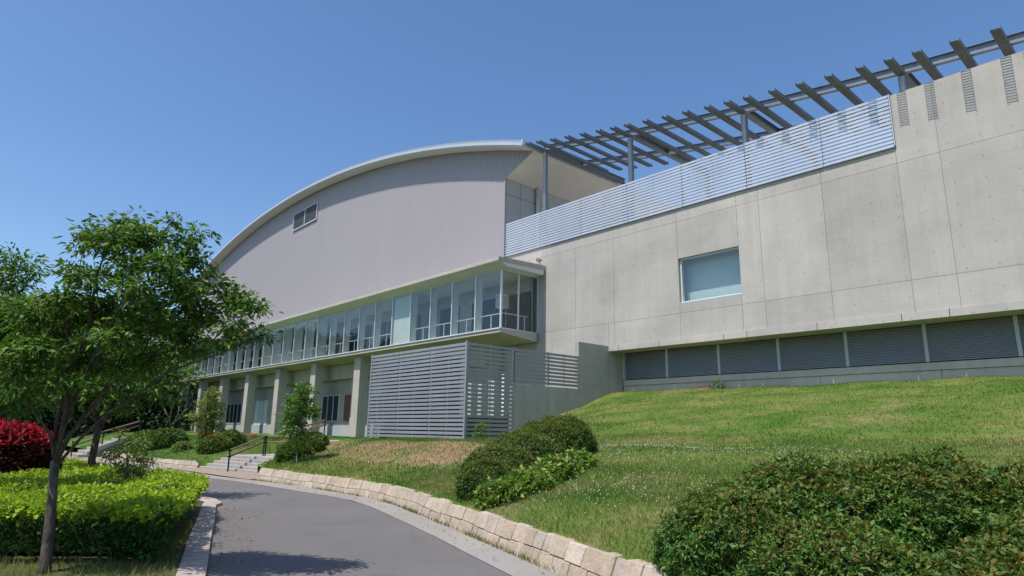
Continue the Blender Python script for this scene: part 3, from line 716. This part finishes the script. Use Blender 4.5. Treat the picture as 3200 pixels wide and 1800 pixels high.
for x, y0, y1 in cross:
    z = zp(x)-.0; mb = MB(); sl = (zp(x+.15)-zp(x-.15))
    for s in (-1, 1): mb.hexa([(x+s*.145-.008, y0, z+s*sl/2),(x+s*.145+.008, y0, z+s*sl/2),(x+s*.145+.008, y1, z+s*sl/2),(x+s*.145-.008, y1, z+s*sl/2),(x+s*.145-.008, y0, z+s*sl/2+.15),(x+s*.145+.008, y0, z+s*sl/2+.15),(x+s*.145+.008, y1, z+s*sl/2+.15),(x+s*.145-.008, y1, z+s*sl/2+.15)])
    for y in np.arange(y0+.02, y1-.05, .052):
        # upright blades, lower edge set back, so that the high sun passes between them
        mb.hexa([(x-.137,y+.012,z-sl/2+.006),(x+.137,y+.012,z+sl/2+.006),(x+.137,y+.037,z+sl/2+.006),(x-.137,y+.037,z-sl/2+.006),(x-.137,y-.010,z-sl/2+.046),(x+.137,y-.010,z+sl/2+.046),(x+.137,y+.016,z+sl/2+.046),(x-.137,y+.016,z-sl/2+.046)])
    mb.build('cross_bar', M['steel_dark'], perg)

# ------------------------------------------------------------------ foliage builders
def unit(v): return v/np.maximum(np.linalg.norm(v, axis=-1, keepdims=True), 1e-9)
def leaf_mesh(name, p, d, size, mat, parent, wid=.42, droop=.15):
    n = len(p); d = unit(d); s = unit(np.cross(d, unit(rng.normal(size=(n,3))*.6+np.array([0,0,1.])))); L = np.asarray(size).reshape(-1,1)*np.ones((n,1))
    nn = np.cross(s, d)
    base = p; mid = p+d*L*.45+nn*L*.04; tip = p+d*L - np.array([0,0,1.])*L*droop
    V = np.stack([base, mid+s*L*wid*.5, tip, mid-s*L*wid*.5], 1).reshape(-1, 3)
    return np_mesh(name, V, np.arange(4*n).reshape(n, 4), mat, parent)
def in_ball(n):
    v = unit(rng.normal(size=(n,3))); return v*rng.random((n,1))**(1/2.2)
def lobe_leaves(lobes, dens, per, size, clump):
    ps, ds = [], []; twigs = []
    for c, r in lobes:
        c = np.array(c); r = np.array(r); n = max(3, int(dens*(r[0]*r[1]*r[2])**(2/3)))
        q = c + in_ball(n)*r
        for u in q:
            m_ = rng.poisson(per)+2; off = rng.normal(size=(m_,3))*np.array([clump, clump, clump*.45])
            ps.append(u+off); ds.append(off/clump*.7 + (u-c)/r*.5 + rng.normal(size=(m_,3))*.5 + np.array([0,0,-.15]))
        twigs.append((c, q))
    return np.concatenate(ps), np.concatenate(ds), twigs
def tree(name, label, cat, base, fork, lobes, r0, leaf, bark, size, dens, per, clump, group=None, limb_r=None, wid=.42, lean=.25, twig_n=5, limbs=8):
    base = np.array(base, float); e_ = empty(name, tuple(base), label, cat, group)
    tb = MB(); fork = np.array(fork, float); mid = base*.5+fork*.5+rng.normal(size=3)*r0*.4
    tb.tube([base-np.array([0,0,.08]), base+(mid-base)*.12, mid, fork], [r0*1.5, r0*1.08, r0*.92, r0*.82], 10)
    p, d, tw = lobe_leaves(lobes, dens, per, size, clump)
    lr = limb_r or r0*.45
    cen = np.array([t[0] for t in tw]); paths = []
    # a few main limbs by farthest-point choice, the other lobes branch off them
    pick = [int(np.argmax(cen[:,2]))]
    while len(pick) < min(limbs, len(cen)):
        pick.append(int(np.argmax(np.min([np.linalg.norm(cen-cen[i], axis=1) for i in pick], 0))))
    done_ = []
    def bez(a_, b_, bend, n=7):
        t_ = np.linspace(0, 1, n)[:,None]; h = b_-a_; ctrl = a_+h*.45+np.array([0,0,np.linalg.norm(h)*bend])-np.array([h[0],h[1],0])*.18
        return (1-t_)**2*a_+2*t_*(1-t_)*ctrl+t_**2*b_
    for i in pick:
        st_ = fork+(base-fork)*rng.random()*.08; pth = bez(st_, cen[i], .10+.1*rng.random()); k_ = lr*(.8+.5*rng.random())
        pth[1:-1] += rng.normal(size=(5,3))*.012*np.linalg.norm(cen[i]-st_)
        rr_ = k_*(1-.72*np.linspace(0,1,7)); tb.tube(pth, rr_, 7); done_.append((pth, rr_))
    for i in sorted(set(range(len(cen)))-set(pick), key=lambda j: np.linalg.norm(cen[j]-fork)):
        best = min(((np.linalg.norm(q_-cen[i])+.35*np.linalg.norm(q_-fork)*0+ (9 if j_ < 1 else 0), pi, j_) for pi, (pth, _) in enumerate(done_) for j_, q_ in enumerate(pth)))
        pth0, r0_ = done_[best[1]]; j_ = max(1, best[2]-2); pth = bez(pth0[j_], cen[i], .05, 5); rr_ = r0_[j_]*.7*(1-.65*np.linspace(0,1,5))
        tb.tube(pth, rr_, 6); done_.append((pth, rr_))
    for (c, q) in tw:
        for u in q[rng.permutation(len(q))[:twig_n]]:
            s0 = c+(fork-c)*.12*rng.random(); mm = s0+(u-s0)*.5+rng.normal(size=3)*.04*np.linalg.norm(u-s0)
            tb.tube([s0, mm, u], [lr*.20, lr*.14, lr*.06], 4, False)
    tb.build('trunk', bark, e_, True)
    leaf_mesh('crown', p, d, size*(.7+.6*rng.random(len(p))), leaf, e_, wid)
    return e_
def px_lobes(lst, k=1.0):
    out = []
    for (px, py, rx, ry, dep) in lst:
        s = dep/F; out.append((P(px, py, dep), (rx*s*k, (rx+ry)/2*s*k, ry*s*k)))
    return out
def z1(a, b): return (a/2.862, 600+b/2.862)

# main tree in the left foreground
D = 7.3
L1 = [(1150,310,230,150,D),(760,420,150,130,D+.1),(980,450,200,150,D-.3),(1350,430,200,140,D+.2),(1590,450,130,110,D),(1790,350,85,75,D-.1),(1560,240,55,50,D),
      (1720,600,170,110,D+.2),(1450,650,220,130,D-.3),(1150,660,220,120,D+.4),(640,690,130,70,D),(820,790,200,110,D-.2),(1230,850,240,130,D-.5),(1560,830,230,110,D+.2),
      (1900,800,120,70,D),(2060,960,200,110,D+.1),(2230,1010,140,100,D),(2080,1170,170,90,D-.2),(1700,1000,200,90,D+.3),(1330,1060,250,120,D+.4),(2330,1290,110,75,D+.1),(2050,1330,230,70,D-.1),(1700,1380,260,80,D+.3),
      (950,980,220,110,D+.2),(560,900,180,100,D-.4),(250,1050,260,120,D-.3),(480,1180,260,110,D+.2),(1050,1300,260,110,D-.4),(300,1400,300,130,D-.5),(700,1420,260,100,D+.3),(1350,1480,240,100,D+.2),(100,1560,260,100,D-.5),(600,1700,260,70,D-.4),(150,1780,200,70,D-.4),(850,1120,240,110,D+.3),(1150,1180,220,100,D-.2),(650,1050,220,110,D),(820,1560,220,80,D+.2),(1150,1600,200,70,D),(350,1250,230,100,D),(1480,1180,200,90,D),(1780,1150,180,80,D),(1700,880,190,90,D-.2),(1640,1240,200,80,D+.2),(1880,1080,150,70,D+.2)]
lob = px_lobes([(*z1(a,b), rx/2.862, ry/2.862, dd) for a,b,rx,ry,dd in L1])
tree('leafy_tree', 'slender leafy tree with bare leaning trunk rising from the lime hedge in the left foreground', 'tree', (-8.72,1.22,.05), tuple(P(172,1440,7.15)), lob, .054, M['leaf_tree'], M['bark'], .086, 620, 12, .062, limb_r=.021, twig_n=6, limbs=9)
# tree further left, mostly out of frame
L2 = [(40,850,110,60,10),(20,960,150,80,10),(120,1000,110,70,10.5),(-60,1080,200,110,10),(90,1130,160,80,10.3),(-150,900,180,120,10),(60,1240,140,60,10)]
tree('leafy_tree', 'leafy tree cut off by the left edge, behind the red shrub', 'tree', tuple(P(-60,1560,10)*np.array([1,1,0])+np.array([0,0,.05])), tuple(P(-60,1370,10)), px_lobes(L2), .07, M['leaf_tree'], M['bark'], .095, 380, 12, .10, limb_r=.03)
# second tree standing behind the hedge
D2 = 14.5
L3 = [(330,1090,150,60,D2),(200,1120,130,70,D2),(450,1130,150,60,D2),(560,1100,110,50,D2+.5),(300,1200,170,60,D2-.4),(470,1215,130,50,D2),(160,1230,120,50,D2),(380,1265,110,35,D2),(330,1000,160,60,D2+.5),(560,1180,80,40,D2)]
tree('leafy_tree', 'dark-trunked tree standing behind the hedge, right of the foreground trunk', 'tree', (-17.5,3.05,.05), tuple(P(310,1330,D2)), px_lobes(L3), .085, M['leaf_tree'], M['bark'], .13, 110, 12, .15, limb_r=.035)
# young trees on the lawn
gz = lambda x, y: float(height(x, y))
b_ = (-19.5, 8.75, gz(-19.5,8.75)); dd = 19.9
L4 = [(955,1215,28,24,dd),(930,1260,48,34,dd),(975,1275,22,22,dd-.2),(915,1310,46,26,dd+.2),(970,1300,28,18,dd),(905,1345,26,22,dd),(950,1345,28,20,dd),(930,1385,24,16,dd)]
tree('young_tree', 'small bright green young tree in front of the round shrub by the steps', 'tree', b_, tuple(P(927,1380,dd)), px_lobes(L4), .02, M['leaf_young'], M['bark_pale'], .10, 330, 11, .07, limb_r=.011, wid=.6)
b_ = (-30.2, 9.3, gz(-30.2,9.3)); dd = 27.9
L5 = [(668,1232,26,18,dd),(650,1262,36,18,dd),(680,1275,22,20,dd),(610,1300,34,12,dd),(655,1300,40,18,dd),(640,1330,38,16,dd),(680,1330,18,14,dd),(645,1360,22,12,dd),(630,1378,20,9,dd)]
tree('young_tree', 'airy young tree with yellowish leaves in front of the far columns', 'tree', b_, tuple(P(636,1395,dd)), px_lobes(L5), .028, M['leaf_mix'], M['bark'], .115, 380, 10, .10, limb_r=.014)
# bare young tree
b_ = np.array((-36.0, 9.4, gz(-36,9.4))); dd = 32.3
e_ = empty('bare_tree', tuple(b_), 'thin leafless young tree with pale forked branches on the far lawn', 'tree')
tb = MB(); fk = P(536,1345,dd); tb.tube([b_, P(529,1390,dd), fk], [.075,.06,.055], 8)
for pth in ([(536,1345),(544,1318),(560,1308),(575,1285),(583,1262)],[(544,1318),(556,1296),(560,1270)],[(536,1345),(530,1310),(536,1280),(545,1255)],[(530,1310),(520,1292),(510,1270)],[(536,1280),(528,1262)],[(575,1285),(586,1278)]):
    tb.tube([P(x_, y_, dd) for x_, y_ in pth], [.035*(.75**i) for i in range(len(pth))], 5)
tb.build('trunk', M['bark_pale'], e_, True)
# conifer-like dark tree with pale twigs, and woodland behind
def wood(label, cx, cy, h, r, n=10, size=.34, dens=34, leaf='leaf_forest_shade'):
    h *= 1.12; r *= 1.1; z0 = 0 if cy < 6.5 else gz(cx, min(cy, 20))
    lobes = []
    for i in range(n):
        t = (i+.5)/n; a = i*2.4; rr = r*(1-.55*t)*(.8+.3*random.random())
        lobes.append(((cx+math.cos(a)*rr*.75, cy+math.sin(a)*rr*.75, z0+h*(.08+.84*t)), (rr*.62, rr*.62, h*.13)))
    lobes.append(((cx, cy, z0+h*.93), (r*.38, r*.38, h*.09)))
    tree('woodland_tree', label, 'tree', (cx, cy, z0), (cx, cy, z0+h*.3), lobes, h*.018, M[leaf], M['bark'], size, dens, 9, size*1.5, 'dark trees at the far left of the hall', limb_r=h*.007, wid=.6, twig_n=2)
woods = [(-100,21,17,5.5),(-106,12,16,6),(-92,11,12,4.5),(-84,2,13,5),(-98,1,15,6),(-76,-7,11,4.5),(-90,-9,14,6),(-112,-2,17,7),(-70,7,7.5,3.4),(-64,-1,8,3.6),(-80,14,8.5,3.8),(-60,-9,10,4.5),(-108,30,18,6.5),(-74,17.5,6,2.8),(-56,2,6,2.6),(-95,-20,15,7),(-70,-18,11,5)]
wl = ['tall dark tree nearest the left end of the hall','tall dark tree behind the far lawn left of the hall','dark tree filling the gap between bare tree and hall','dark rounded tree behind the far steps','tall tree in the wood behind the airy crowns','dark tree deep in the wood behind the foreground tree']
for i, (x_, y_, h_, r_) in enumerate(woods):
    wood(wl[i] if i < 4 else 'dark green woodland tree merging into the shade behind the foreground trees', x_, y_, h_, r_)

line = np.array([(-46,-12),(-52,-3),(-58,5),(-66,12),(-78,18),(-92,24)]); dl = np.concatenate([[0], np.cumsum(np.hypot(*np.diff(line, axis=0).T))])
n = 42000; t = rng.random(n)*dl[-1]; hh = 4.2+1.2*np.sin(t*.7)+.8*np.sin(t*1.9+1); zz = rng.random(n)**.8*hh
x = np.interp(t, dl, line[:,0])+rng.normal(size=n)*1.3*(1.15-zz/hh)-.8; y = np.interp(t, dl, line[:,1])+rng.normal(size=n)*1.3*(1.15-zz/hh)
g0 = np.where(y > yfront(x), height(x, y), 0)
o = leaf_mesh('understory', np.stack([x, y, zz+g0], 1), rng.normal(size=(n,3)), .34*(.6+.8*rng.random(n)), M['leaf_wood_shade'], None, .6)
tag(o, 'dark mass of undergrowth along the wood edge beyond the far lawn', 'undergrowth', kind='stuff')

# ------------------------------------------------------------------ shrubs
def ico(sub=3):
    bm = bmesh.new(); bmesh.ops.create_icosphere(bm, subdivisions=sub, radius=1); v = np.array([q.co[:] for q in bm.verts]); f = np.array([[a.index for a in q.verts] for q in bm.faces]); bm.free(); return v, f
IV, IF = ico(3)
def shrub(name, label, cat, ells, leaf, size, dens, leafmat2=None, wid=.42, group=None, upb=.3, core=.82, rough=.09, tips=False):
    c0 = np.mean([e_[0] for e_ in ells], 0); zmin = min(e_[0][2]-e_[1][2] for e_ in ells)
    g_ = empty(name, (float(c0[0]), float(c0[1]), float(max(zmin, 0))), label, cat, group)
    ps, ds, us = [], [], []
    for c, r in ells:
        c, r = np.array(c), np.array(r); area = 4*math.pi*((r[0]*r[1])**1.6+(r[0]*r[2])**1.6+(r[1]*r[2])**1.6)**(1/1.6)/3**(1/1.6)
        n = int(area*dens); u = unit(rng.normal(size=(n,3)))
        ph = np.sin(u[:,0]*7+c[0]*3)*np.sin(u[:,1]*6+1)*np.sin(u[:,2]*6+2)
        ph2 = np.sin(u[:,0]*17+2)*np.sin(u[:,1]*15)*np.sin(u[:,2]*16+1)
        rad_ = 1+rough*ph*.9+rough*.7*ph2-np.abs(rng.normal(size=n))*.07+.10*(rng.random(n) < .03)
        q = c+u*r*rad_[:,None]; keep = np.ones(n, bool)
        for c2, r2 in ells:
            if c2 is not c and not np.allclose(c2, c): keep &= (((q-np.array(c2))/np.array(r2))**2).sum(1) > .8
        gzv = np.where(q[:,1] > yfront(q[:,0]), height(q[:,0], q[:,1]), .05)
        keep &= q[:,2] > gzv-.02
        ps.append(q[keep]); ds.append((unit(u/r)*.6+rng.normal(size=(n,3))*.55+np.array([0,0,upb]))[keep]); us.append(u[keep][:,2])
    p, d = np.concatenate(ps), np.concatenate(ds)
    # whorls: five leaves around each shoot tip
    ax = unit(d); t1 = unit(np.cross(ax, rng.normal(size=ax.shape))); t2 = np.cross(ax, t1); W = 5
    ph = rng.random((len(p),1))*6.28+np.arange(W)[None]*6.283/W+rng.normal(size=(len(p),W))*.25
    d = (np.cos(ph)[...,None]*t1[:,None]+np.sin(ph)[...,None]*t2[:,None]+ax[:,None]*(.25+.5*rng.random((len(p),W,1)))).reshape(-1, 3)
    p = (np.repeat(p, W, 0)+rng.normal(size=(len(p)*W,3))*size*.12)
    V = np.concatenate([np.array(c)+IV*np.array(r)*core for c, r in ells]); Fq = np.concatenate([IF+i*len(IV) for i in range(len(ells))])
    V = V+np.sin(V*9+1)*.03
    np_mesh('twigs', V, Fq, M['twig'], g_, True)
    sz = size*(.65+.7*rng.random(len(p)))
    if tips:
        nz = np.concatenate(us); f = np.repeat(rng.random(len(nz)), 5) < np.repeat(np.clip((nz-.2)*1.2, .04, .6), 5)
        leaf_mesh('new_growth', p[f], d[f], sz[f], M['leaf_tips'], g_, wid, .05); p, d, sz = p[~f], d[~f], sz[~f]
    leaf_mesh('foliage', p, d, sz, leaf, g_, wid, .1)
    return g_
def EL(x, y, dz, rx, ry, rz): return ((x, y, gz(x, y)+dz), (rx, ry, rz))
shrub('clipped_shrub', 'large clipped bronze-green shrub filling the lower right corner', 'shrub', [EL(-3.2,5.8,.10,.78,.8,.55),EL(-2.8,6.5,.17,.9,.9,.61),EL(-2.0,7.0,.14,.85,.95,.62),EL(-2.4,5.65,-.02,.75,.75,.46),EL(-.85,7.3,.13,.95,1.0,.62),EL(-.75,6.2,0,.75,.8,.52),EL(-1.05,5.6,-.08,.7,.65,.44),EL(.4,7.2,.1,.9,1.0,.6)], M['leaf_shrub'], .052, 1350, tips=True, rough=.10)
shrub('clipped_shrub', 'long clipped dark green shrub running up the grass bank below the concrete retaining wall', 'shrub', [EL(-9.25,7.85,.12,.60,.62,.50),EL(-9.6,8.4,.18,.7,.8,.58),EL(-10.0,9.4,.22,.75,.9,.62),EL(-10.4,10.5,.26,.8,.9,.68),EL(-10.6,11.2,.3,.72,.8,.62)], M['leaf_azalea'], .045, 1050, tips=True)
shrub('leafy_plant', 'low bright leafy plant in front of the long clipped shrub', 'plant', [EL(-8.35,7.35,.02,.35,.45,.30),EL(-8.45,8.1,.04,.38,.5,.30),EL(-8.6,8.9,.05,.38,.55,.30),EL(-8.8,9.7,.05,.33,.4,.27)], M['leaf_ground'], .11, 330, wid=.5, rough=.2, core=.7)
shrub('round_shrub', 'round dark green shrub beside the steps, behind the small bright tree', 'shrub', [EL(-20.95,9.3,.10,.55,.6,.48),EL(-22.0,10.1,.16,.62,.7,.50),EL(-22.9,10.8,.14,.5,.6,.42)], M['leaf_azalea'], .08, 520, tips=True)
shrub('round_shrub', 'round dark green shrub on the lawn left of the lower steps', 'shrub', [EL(-28.5,9.2,.12,.62,.65,.52),EL(-29.3,10.0,.14,.65,.7,.52)], M['leaf_azalea'], .09, 420, tips=True)
shrub('small_plant', 'tiny leafy plant alone on the far lawn near the stone wall', 'plant', [EL(-31.2,8.7,.12,.45,.4,.26)], M['leaf_mix'], .1, 120)
shrub('small_plant', 'low pale green plant left of the bare tree beside the clipped shrubs', 'plant', [EL(-34.5,7.6,.1,.5,.4,.3)], M['leaf_young'], .1, 110)
shrub('clipped_shrub', 'clipped shrub along the far steps, right of the second trunk', 'shrub', [EL(-35.6,8.3,.25,.9,.9,.6),EL(-34.2,8.8,.3,.9,.9,.6)], M['leaf_azalea'], .10, 320)
shrub('clipped_shrub', 'clipped shrub left of the far handrail, behind the foreground trunk', 'shrub', [((-39.5,4.0,.4),(1.2,1.0,.75)),((-38.0,4.4,.35),(1.0,.8,.6))], M['leaf_azalea'], .10, 320)
# red-leaved shrub at the left edge
def rl(px, py, d, rx, ry, rz): q = P(px, py, d); return ((q[0], q[1], q[2]), (rx, ry, rz))
rs = [rl(30,1400,12.5,.75,.75,.62),rl(-90,1390,12.5,.8,.8,.7),rl(100,1405,12.8,.42,.5,.52)]
g_ = shrub('red_shrub', 'dense shrub with bright red new leaves at the left edge beside the lime hedge', 'shrub', [((c[0],c[1],c[2]-.45),(r[0],r[1],r[2]+.2)) for c, r in rs], M['leaf_maroon'], .09, 500)
ps, ds = [], []
for c, r in rs:
    n = 2600; u = unit(rng.normal(size=(n,3))); u = u[u[:,2] > .52]
    ps.append(np.array(c)+np.array([0,0,-.40])+u*(np.array(r)+np.array([0,0,.2]))*(1+.08*rng.random((len(u),1)))); ds.append(u*.5+rng.normal(size=u.shape)*.5+np.array([0,0,.5]))
leaf_mesh('red_leaves', np.concatenate(ps), np.concatenate(ds), .12, M['leaf_red'], g_, .42, .05)
# far red bed edge
n = 420; xq = rng.uniform(-52, -38, n); yq = 14.2+rng.uniform(-.5, .5, n)+(-38-xq)*.1
fb = leaf_mesh('flower_bed', np.stack([xq, yq, height(xq, yq)+rng.uniform(0, .16, n)], 1), rng.normal(size=(n,3))+np.array([0,0,.6]), .16, M['leaf_red'], None, .5); tag(fb, 'low strip of red plants at the dark wood edge behind the bare tree', 'flowers', kind='stuff')

# lime hedge: one clipped mass with a broad flat top
poly = np.array([(-8.45,2.25),(-11.1,3.25),(-12.9,3.93),(-13.5,4.0),(-14.4,3.75),(-16,3.5),(-20.5,3.0),(-20.5,.4),(-16,-1.5),(-12.1,-1.7),(-10.15,.25)])
def in_poly(q, pl):
    x, y = q[:,0], q[:,1]; ins = np.zeros(len(q), bool); j = len(pl)-1
    for i in range(len(pl)):
        xi, yi = pl[i]; xj_, yj = pl[j]
        cnd = ((yi > y) != (yj > y)) & (x < (xj_-xi)*(y-yi)/(yj-yi+1e-12)+xi); ins ^= cnd; j = i
    return ins
hd = empty('lime_hedge', (-13, 1.5, .05), 'broad clipped hedge with a bright lime green flat top beside the road', 'hedge')
ZT = .69
def htop(x, y): return ZT+.035*np.sin(x*3.1+y*2)+.03*np.sin(y*4.3-x*1.7)
n = 26000; q = np.stack([rng.uniform(-20.5,-8.4,n), rng.uniform(-1.7,4.15,n)], 1); q = q[in_poly(q, poly)]
dist = np.hypot(q[:,0], q[:,1]); q = q[rng.random(len(q)) < np.clip(11/dist, .35, 1)]
ps = [np.stack([q[:,0], q[:,1], htop(q[:,0], q[:,1])-np.abs(rng.normal(size=len(q)))*.035], 1)]; ds = [rng.normal(size=(len(q),3))*.6+np.array([0,0,.45])]
lo_p, lo_d = [], []
for a, b in zip(poly, np.roll(poly, -1, 0)):
    L = np.hypot(*(b-a)); n = int(L*900 if min(a[0], b[0]) > -15 else L*350); t = rng.random((n,1)); e2 = a+(b-a)*t; nr = np.array([(b-a)[1], -(b-a)[0]])/L
    if in_poly(np.array([(a+b)/2+nr*.05]), poly)[0]: nr = -nr
    z = .10+(ZT-.10)*rng.random(n)**.8; bul = .08-.34*np.clip((ZT-.08-z)/.5, 0, 1)+.05*np.sin(e2[:,0]*5)+rng.normal(size=n)*.035
    q3 = np.stack([e2[:,0]+nr[0]*bul, e2[:,1]+nr[1]*bul, z], 1); d3 = np.array([nr[0], nr[1], .2])*.6+rng.normal(size=(n,3))*.55
    hi = z > ZT-.10-.10*rng.random(n)
    ps.append(q3[hi]); ds.append(d3[hi]); lo_p.append(q3[~hi]); lo_d.append(d3[~hi])
lp, ld = np.concatenate(lo_p), np.concatenate(lo_d); lp = np.repeat(lp, 2, 0)+rng.normal(size=(2*len(lp),3))*.02; ld = np.repeat(ld, 2, 0)+rng.normal(size=(len(lp),3))*.5
leaf_mesh('lower_foliage', lp, ld, .062*(.7+.6*rng.random(len(lp))), M['leaf_old'], hd, .6, .12)
p_ = np.concatenate(ps); d_ = np.concatenate(ds)
p_ = np.repeat(p_, 2, 0)+rng.normal(size=(2*len(p_),3))*.015; d_ = np.repeat(d_, 2, 0)+rng.normal(size=(len(p_),3))*.5
leaf_mesh('foliage', p_, d_, .062*(.7+.6*rng.random(len(p_))), M['leaf_lime'], hd, .6, .1)
core = MB(); cen = poly.mean(0); inn = cen+(poly-cen)*.90
core.face([(*v, ZT-.07) for v in inn])
for a, b in zip(inn, np.roll(inn, -1, 0)): core.face([(*a,.1),(*b,.1),(*b,ZT-.07),(*a,ZT-.07)])
core.build('twigs', M['twig'], hd)
# twiggy shrub growing out of the hedge
b_ = np.array((-12.6, 2.75, .1)); dd = 10.9
L6 = [(360,1420,26,26,dd),(430,1425,34,24,dd),(400,1385,26,24,dd),(455,1450,26,24,dd),(375,1465,26,18,dd),(420,1475,30,18,dd),(385,1350,14,14,dd),(440,1380,18,16,dd)]
tree('twiggy_shrub', 'sparse twiggy shrub with small reddish leaves growing out of the lime hedge', 'shrub', b_, tuple(P(395,1500,dd)), px_lobes(L6), .03, M['leaf_mix'], M['bark_pale'], .06, 1500, 7, .05, limb_r=.013, twig_n=16)
# little weeds at the enclosure foot
shrub('small_plant', 'small bright sapling at the foot of the slatted enclosure corner', 'plant', [((-20.6,16.9,gz(-20.6,16.9)+.35),(.25,.25,.35))], M['leaf_young'], .12, 60, core=.3)

tp = empty('timber_pile', (-17.0, 26.5, 3.56), 'small pile of brownish boards lying on the grass at the foot of the louvre wall', 'boards')
for i, (x0, y0, x1, y1, z_, w_) in enumerate(((-18.2,26.55,-16.4,26.35,3.60,.16),(-17.3,26.7,-15.9,26.6,3.64,.14),(-16.6,26.8,-16.0,26.78,3.75,.10))):
    MB().bar((x0,y0,z_),(x1,y1,z_+.01),w_,.06+.03*(i == 2)).build('board', M['brown'] if i == 2 else M['wood_pale'], tp, bevel=.006)
shrub('small_plant', 'small weed growing against the footing beside the brownish boards', 'plant', [((-15.5,26.7,3.72),(.22,.18,.25))], M['leaf_ground'], .1, 90, core=.3)
# fallen leaves on the road edge
n = 260; t = rng.random(n); ge = np.stack([np.interp(t*len(gut)-1, np.arange(len(gut)), gut[:,0]), np.interp(t*len(gut)-1, np.arange(len(gut)), gut[:,1])], 1)
xg = ge[:,0]+rng.normal(size=n)*.1; yg = ge[:,1]-np.abs(rng.normal(size=n))*.35-.1
xk = rng.uniform(-13.5, -4, n); yk = np.interp(xk, kerb_out[:,0], kerb_out[:,1])+np.abs(rng.normal(size=n))*.3+.02
fl = leaf_mesh('fallen_leaves', np.stack([np.r_[xg, xk], np.r_[yg, yk], np.full(2*n, .035)], 1), np.concatenate([rng.normal(size=(2*n,2)), np.zeros((2*n,1))+.05], 1), .04*(.6+.8*rng.random(2*n)), M['leaf_dead'], None, .5, .0)
tag(fl, 'scattered dry leaves and litter along the road edges', 'leaves', kind='stuff')

# ------------------------------------------------------------------ grass and clover
def blades(name, n, x0, x1, y0, y1, hgt, wdt, maxy=27.0, bed=False):
    x = rng.uniform(x0, x1, n); y = rng.uniform(y0, y1, n)
    if not bed:
        k_ = (y > yfront(x)+.06) & (y < maxy) & ~((stair_frame(x, y)[0] > -.1) & (stair_frame(x, y)[0] < 4.15) & (stair_frame(x, y)[1] < 7.6)) & ~((x < -21.2) & (x > -29.2) & (y > 16.5)) & ~((x <= -21.2) & (y > 23.4))
        bare = (x > -24) & (x < -10.8) & (y > 9.6) & (y < 12.6); k_ &= ~(bare & (rng.random(n) < .6))
    else:
        yk = np.interp(x, kerb_in[:,0], kerb_in[:,1]); k_ = (y < yk-.03) & ~in_poly(np.stack([x, y], 1), poly)
    x, y = x[k_], y[k_]; z = height(x, y)-.01 if not bed else np.full(len(x), .045); n = len(x)
    a = rng.uniform(0, 2*math.pi, n); h = hgt*(.5+rng.random(n)); lean = rng.normal(size=(n,2))*.45*h[:,None]
    dx, dy = np.cos(a)*wdt, np.sin(a)*wdt
    V = np.stack([np.stack([x-dx, y-dy, z], 1), np.stack([x+dx, y+dy, z], 1), np.stack([x+lean[:,0], y+lean[:,1], z+h], 1)], 1).reshape(-1, 3)
    return V
G = [blades('', 90000, -13, 3, 3, 10, .065, .006), blades('', 100000, -22, 4, 7.5, 15, .055, .008), blades('', 75000, -21.2, 6, 13, 27, .045, .013), blades('', 50000, -45, -13, 6.8, 17, .075, .016)]
V = np.concatenate(G); o = np_mesh('grass', V, np.arange(len(V)).reshape(-1, 3), M['blade']); tag(o, 'short patchy lawn grass covering the banks below the building', 'grass', kind='stuff')
V = blades('', 14000, -12, -5, -1.5, 4.2, .09, .006, bed=True)
o = np_mesh('grass', V, np.arange(len(V)).reshape(-1, 3), M['blade']); tag(o, 'grass under the foreground tree beside the kerb', 'grass', kind='stuff')
# weeds along the foot of the stone wall
t = rng.random(3500); dl = np.concatenate([[0], np.cumsum(np.hypot(*np.diff(wall_a, axis=0).T))])
x = np.interp(t*dl[-1], dl, wall_a[:,0]); y = np.interp(t*dl[-1], dl, wall_a[:,1]); k_ = (np.sin(t*90)+np.sin(t*37+1)+rng.normal(size=len(t))*.8) > -.3; x, y = x[k_], y[k_]; n = len(x)
y = y-.05+rng.normal(size=n)*.03; h = .07*(.3+rng.random(n)); a = rng.uniform(0, 6.28, n)
V = np.stack([np.stack([x-np.cos(a)*.006, y-np.sin(a)*.006, np.full(n,.02)], 1), np.stack([x+np.cos(a)*.006, y+np.sin(a)*.006, np.full(n,.02)], 1), np.stack([x+rng.normal(size=n)*.03, y+rng.normal(size=n)*.03, .02+h], 1)], 1).reshape(-1, 3)
o = np_mesh('weeds', V, np.arange(len(V)).reshape(-1, 3), M['blade']); tag(o, 'tufts of grass growing along the foot of the stone wall', 'weeds', kind='stuff')
# white clover heads
def clover(n, fx, fy): return fx(n), fy(n)
xa = rng.uniform(-14.5, -4, 520); ya = 12.35+rng.normal(size=520)*.5*(.3+rng.random(520))+.12*np.sin(xa*1.3)
xb = rng.normal(-6.6, .8, 240); yb = rng.normal(8.4, .7, 240)
xc = rng.normal(-8.6, 1.0, 200); yc = rng.normal(11.6, .6, 200)
x = np.concatenate([xa, xb, xc]); y = np.concatenate([ya, yb, yc]); z = height(x, y)+.07; c = np.stack([x, y, z], 1); n = len(c)
oc = np.array([(1,0,0),(-1,0,0),(0,1,0),(0,-1,0),(0,0,1),(0,0,-1)])*.008; of = np.array([(0,2,4),(2,1,4),(1,3,4),(3,0,4),(2,0,5),(1,2,5),(3,1,5),(0,3,5)])
V = (c[:,None]+oc[None]*rng.uniform(.7,1.3,(n,1,1))).reshape(-1, 3); Fc = (of[None]+6*np.arange(n)[:,None,None]).reshape(-1, 3)
o = np_mesh('clover_flowers', V, Fc, M['flower']); tag(o, 'white clover flowers scattered along the lawn', 'flowers', kind='stuff')
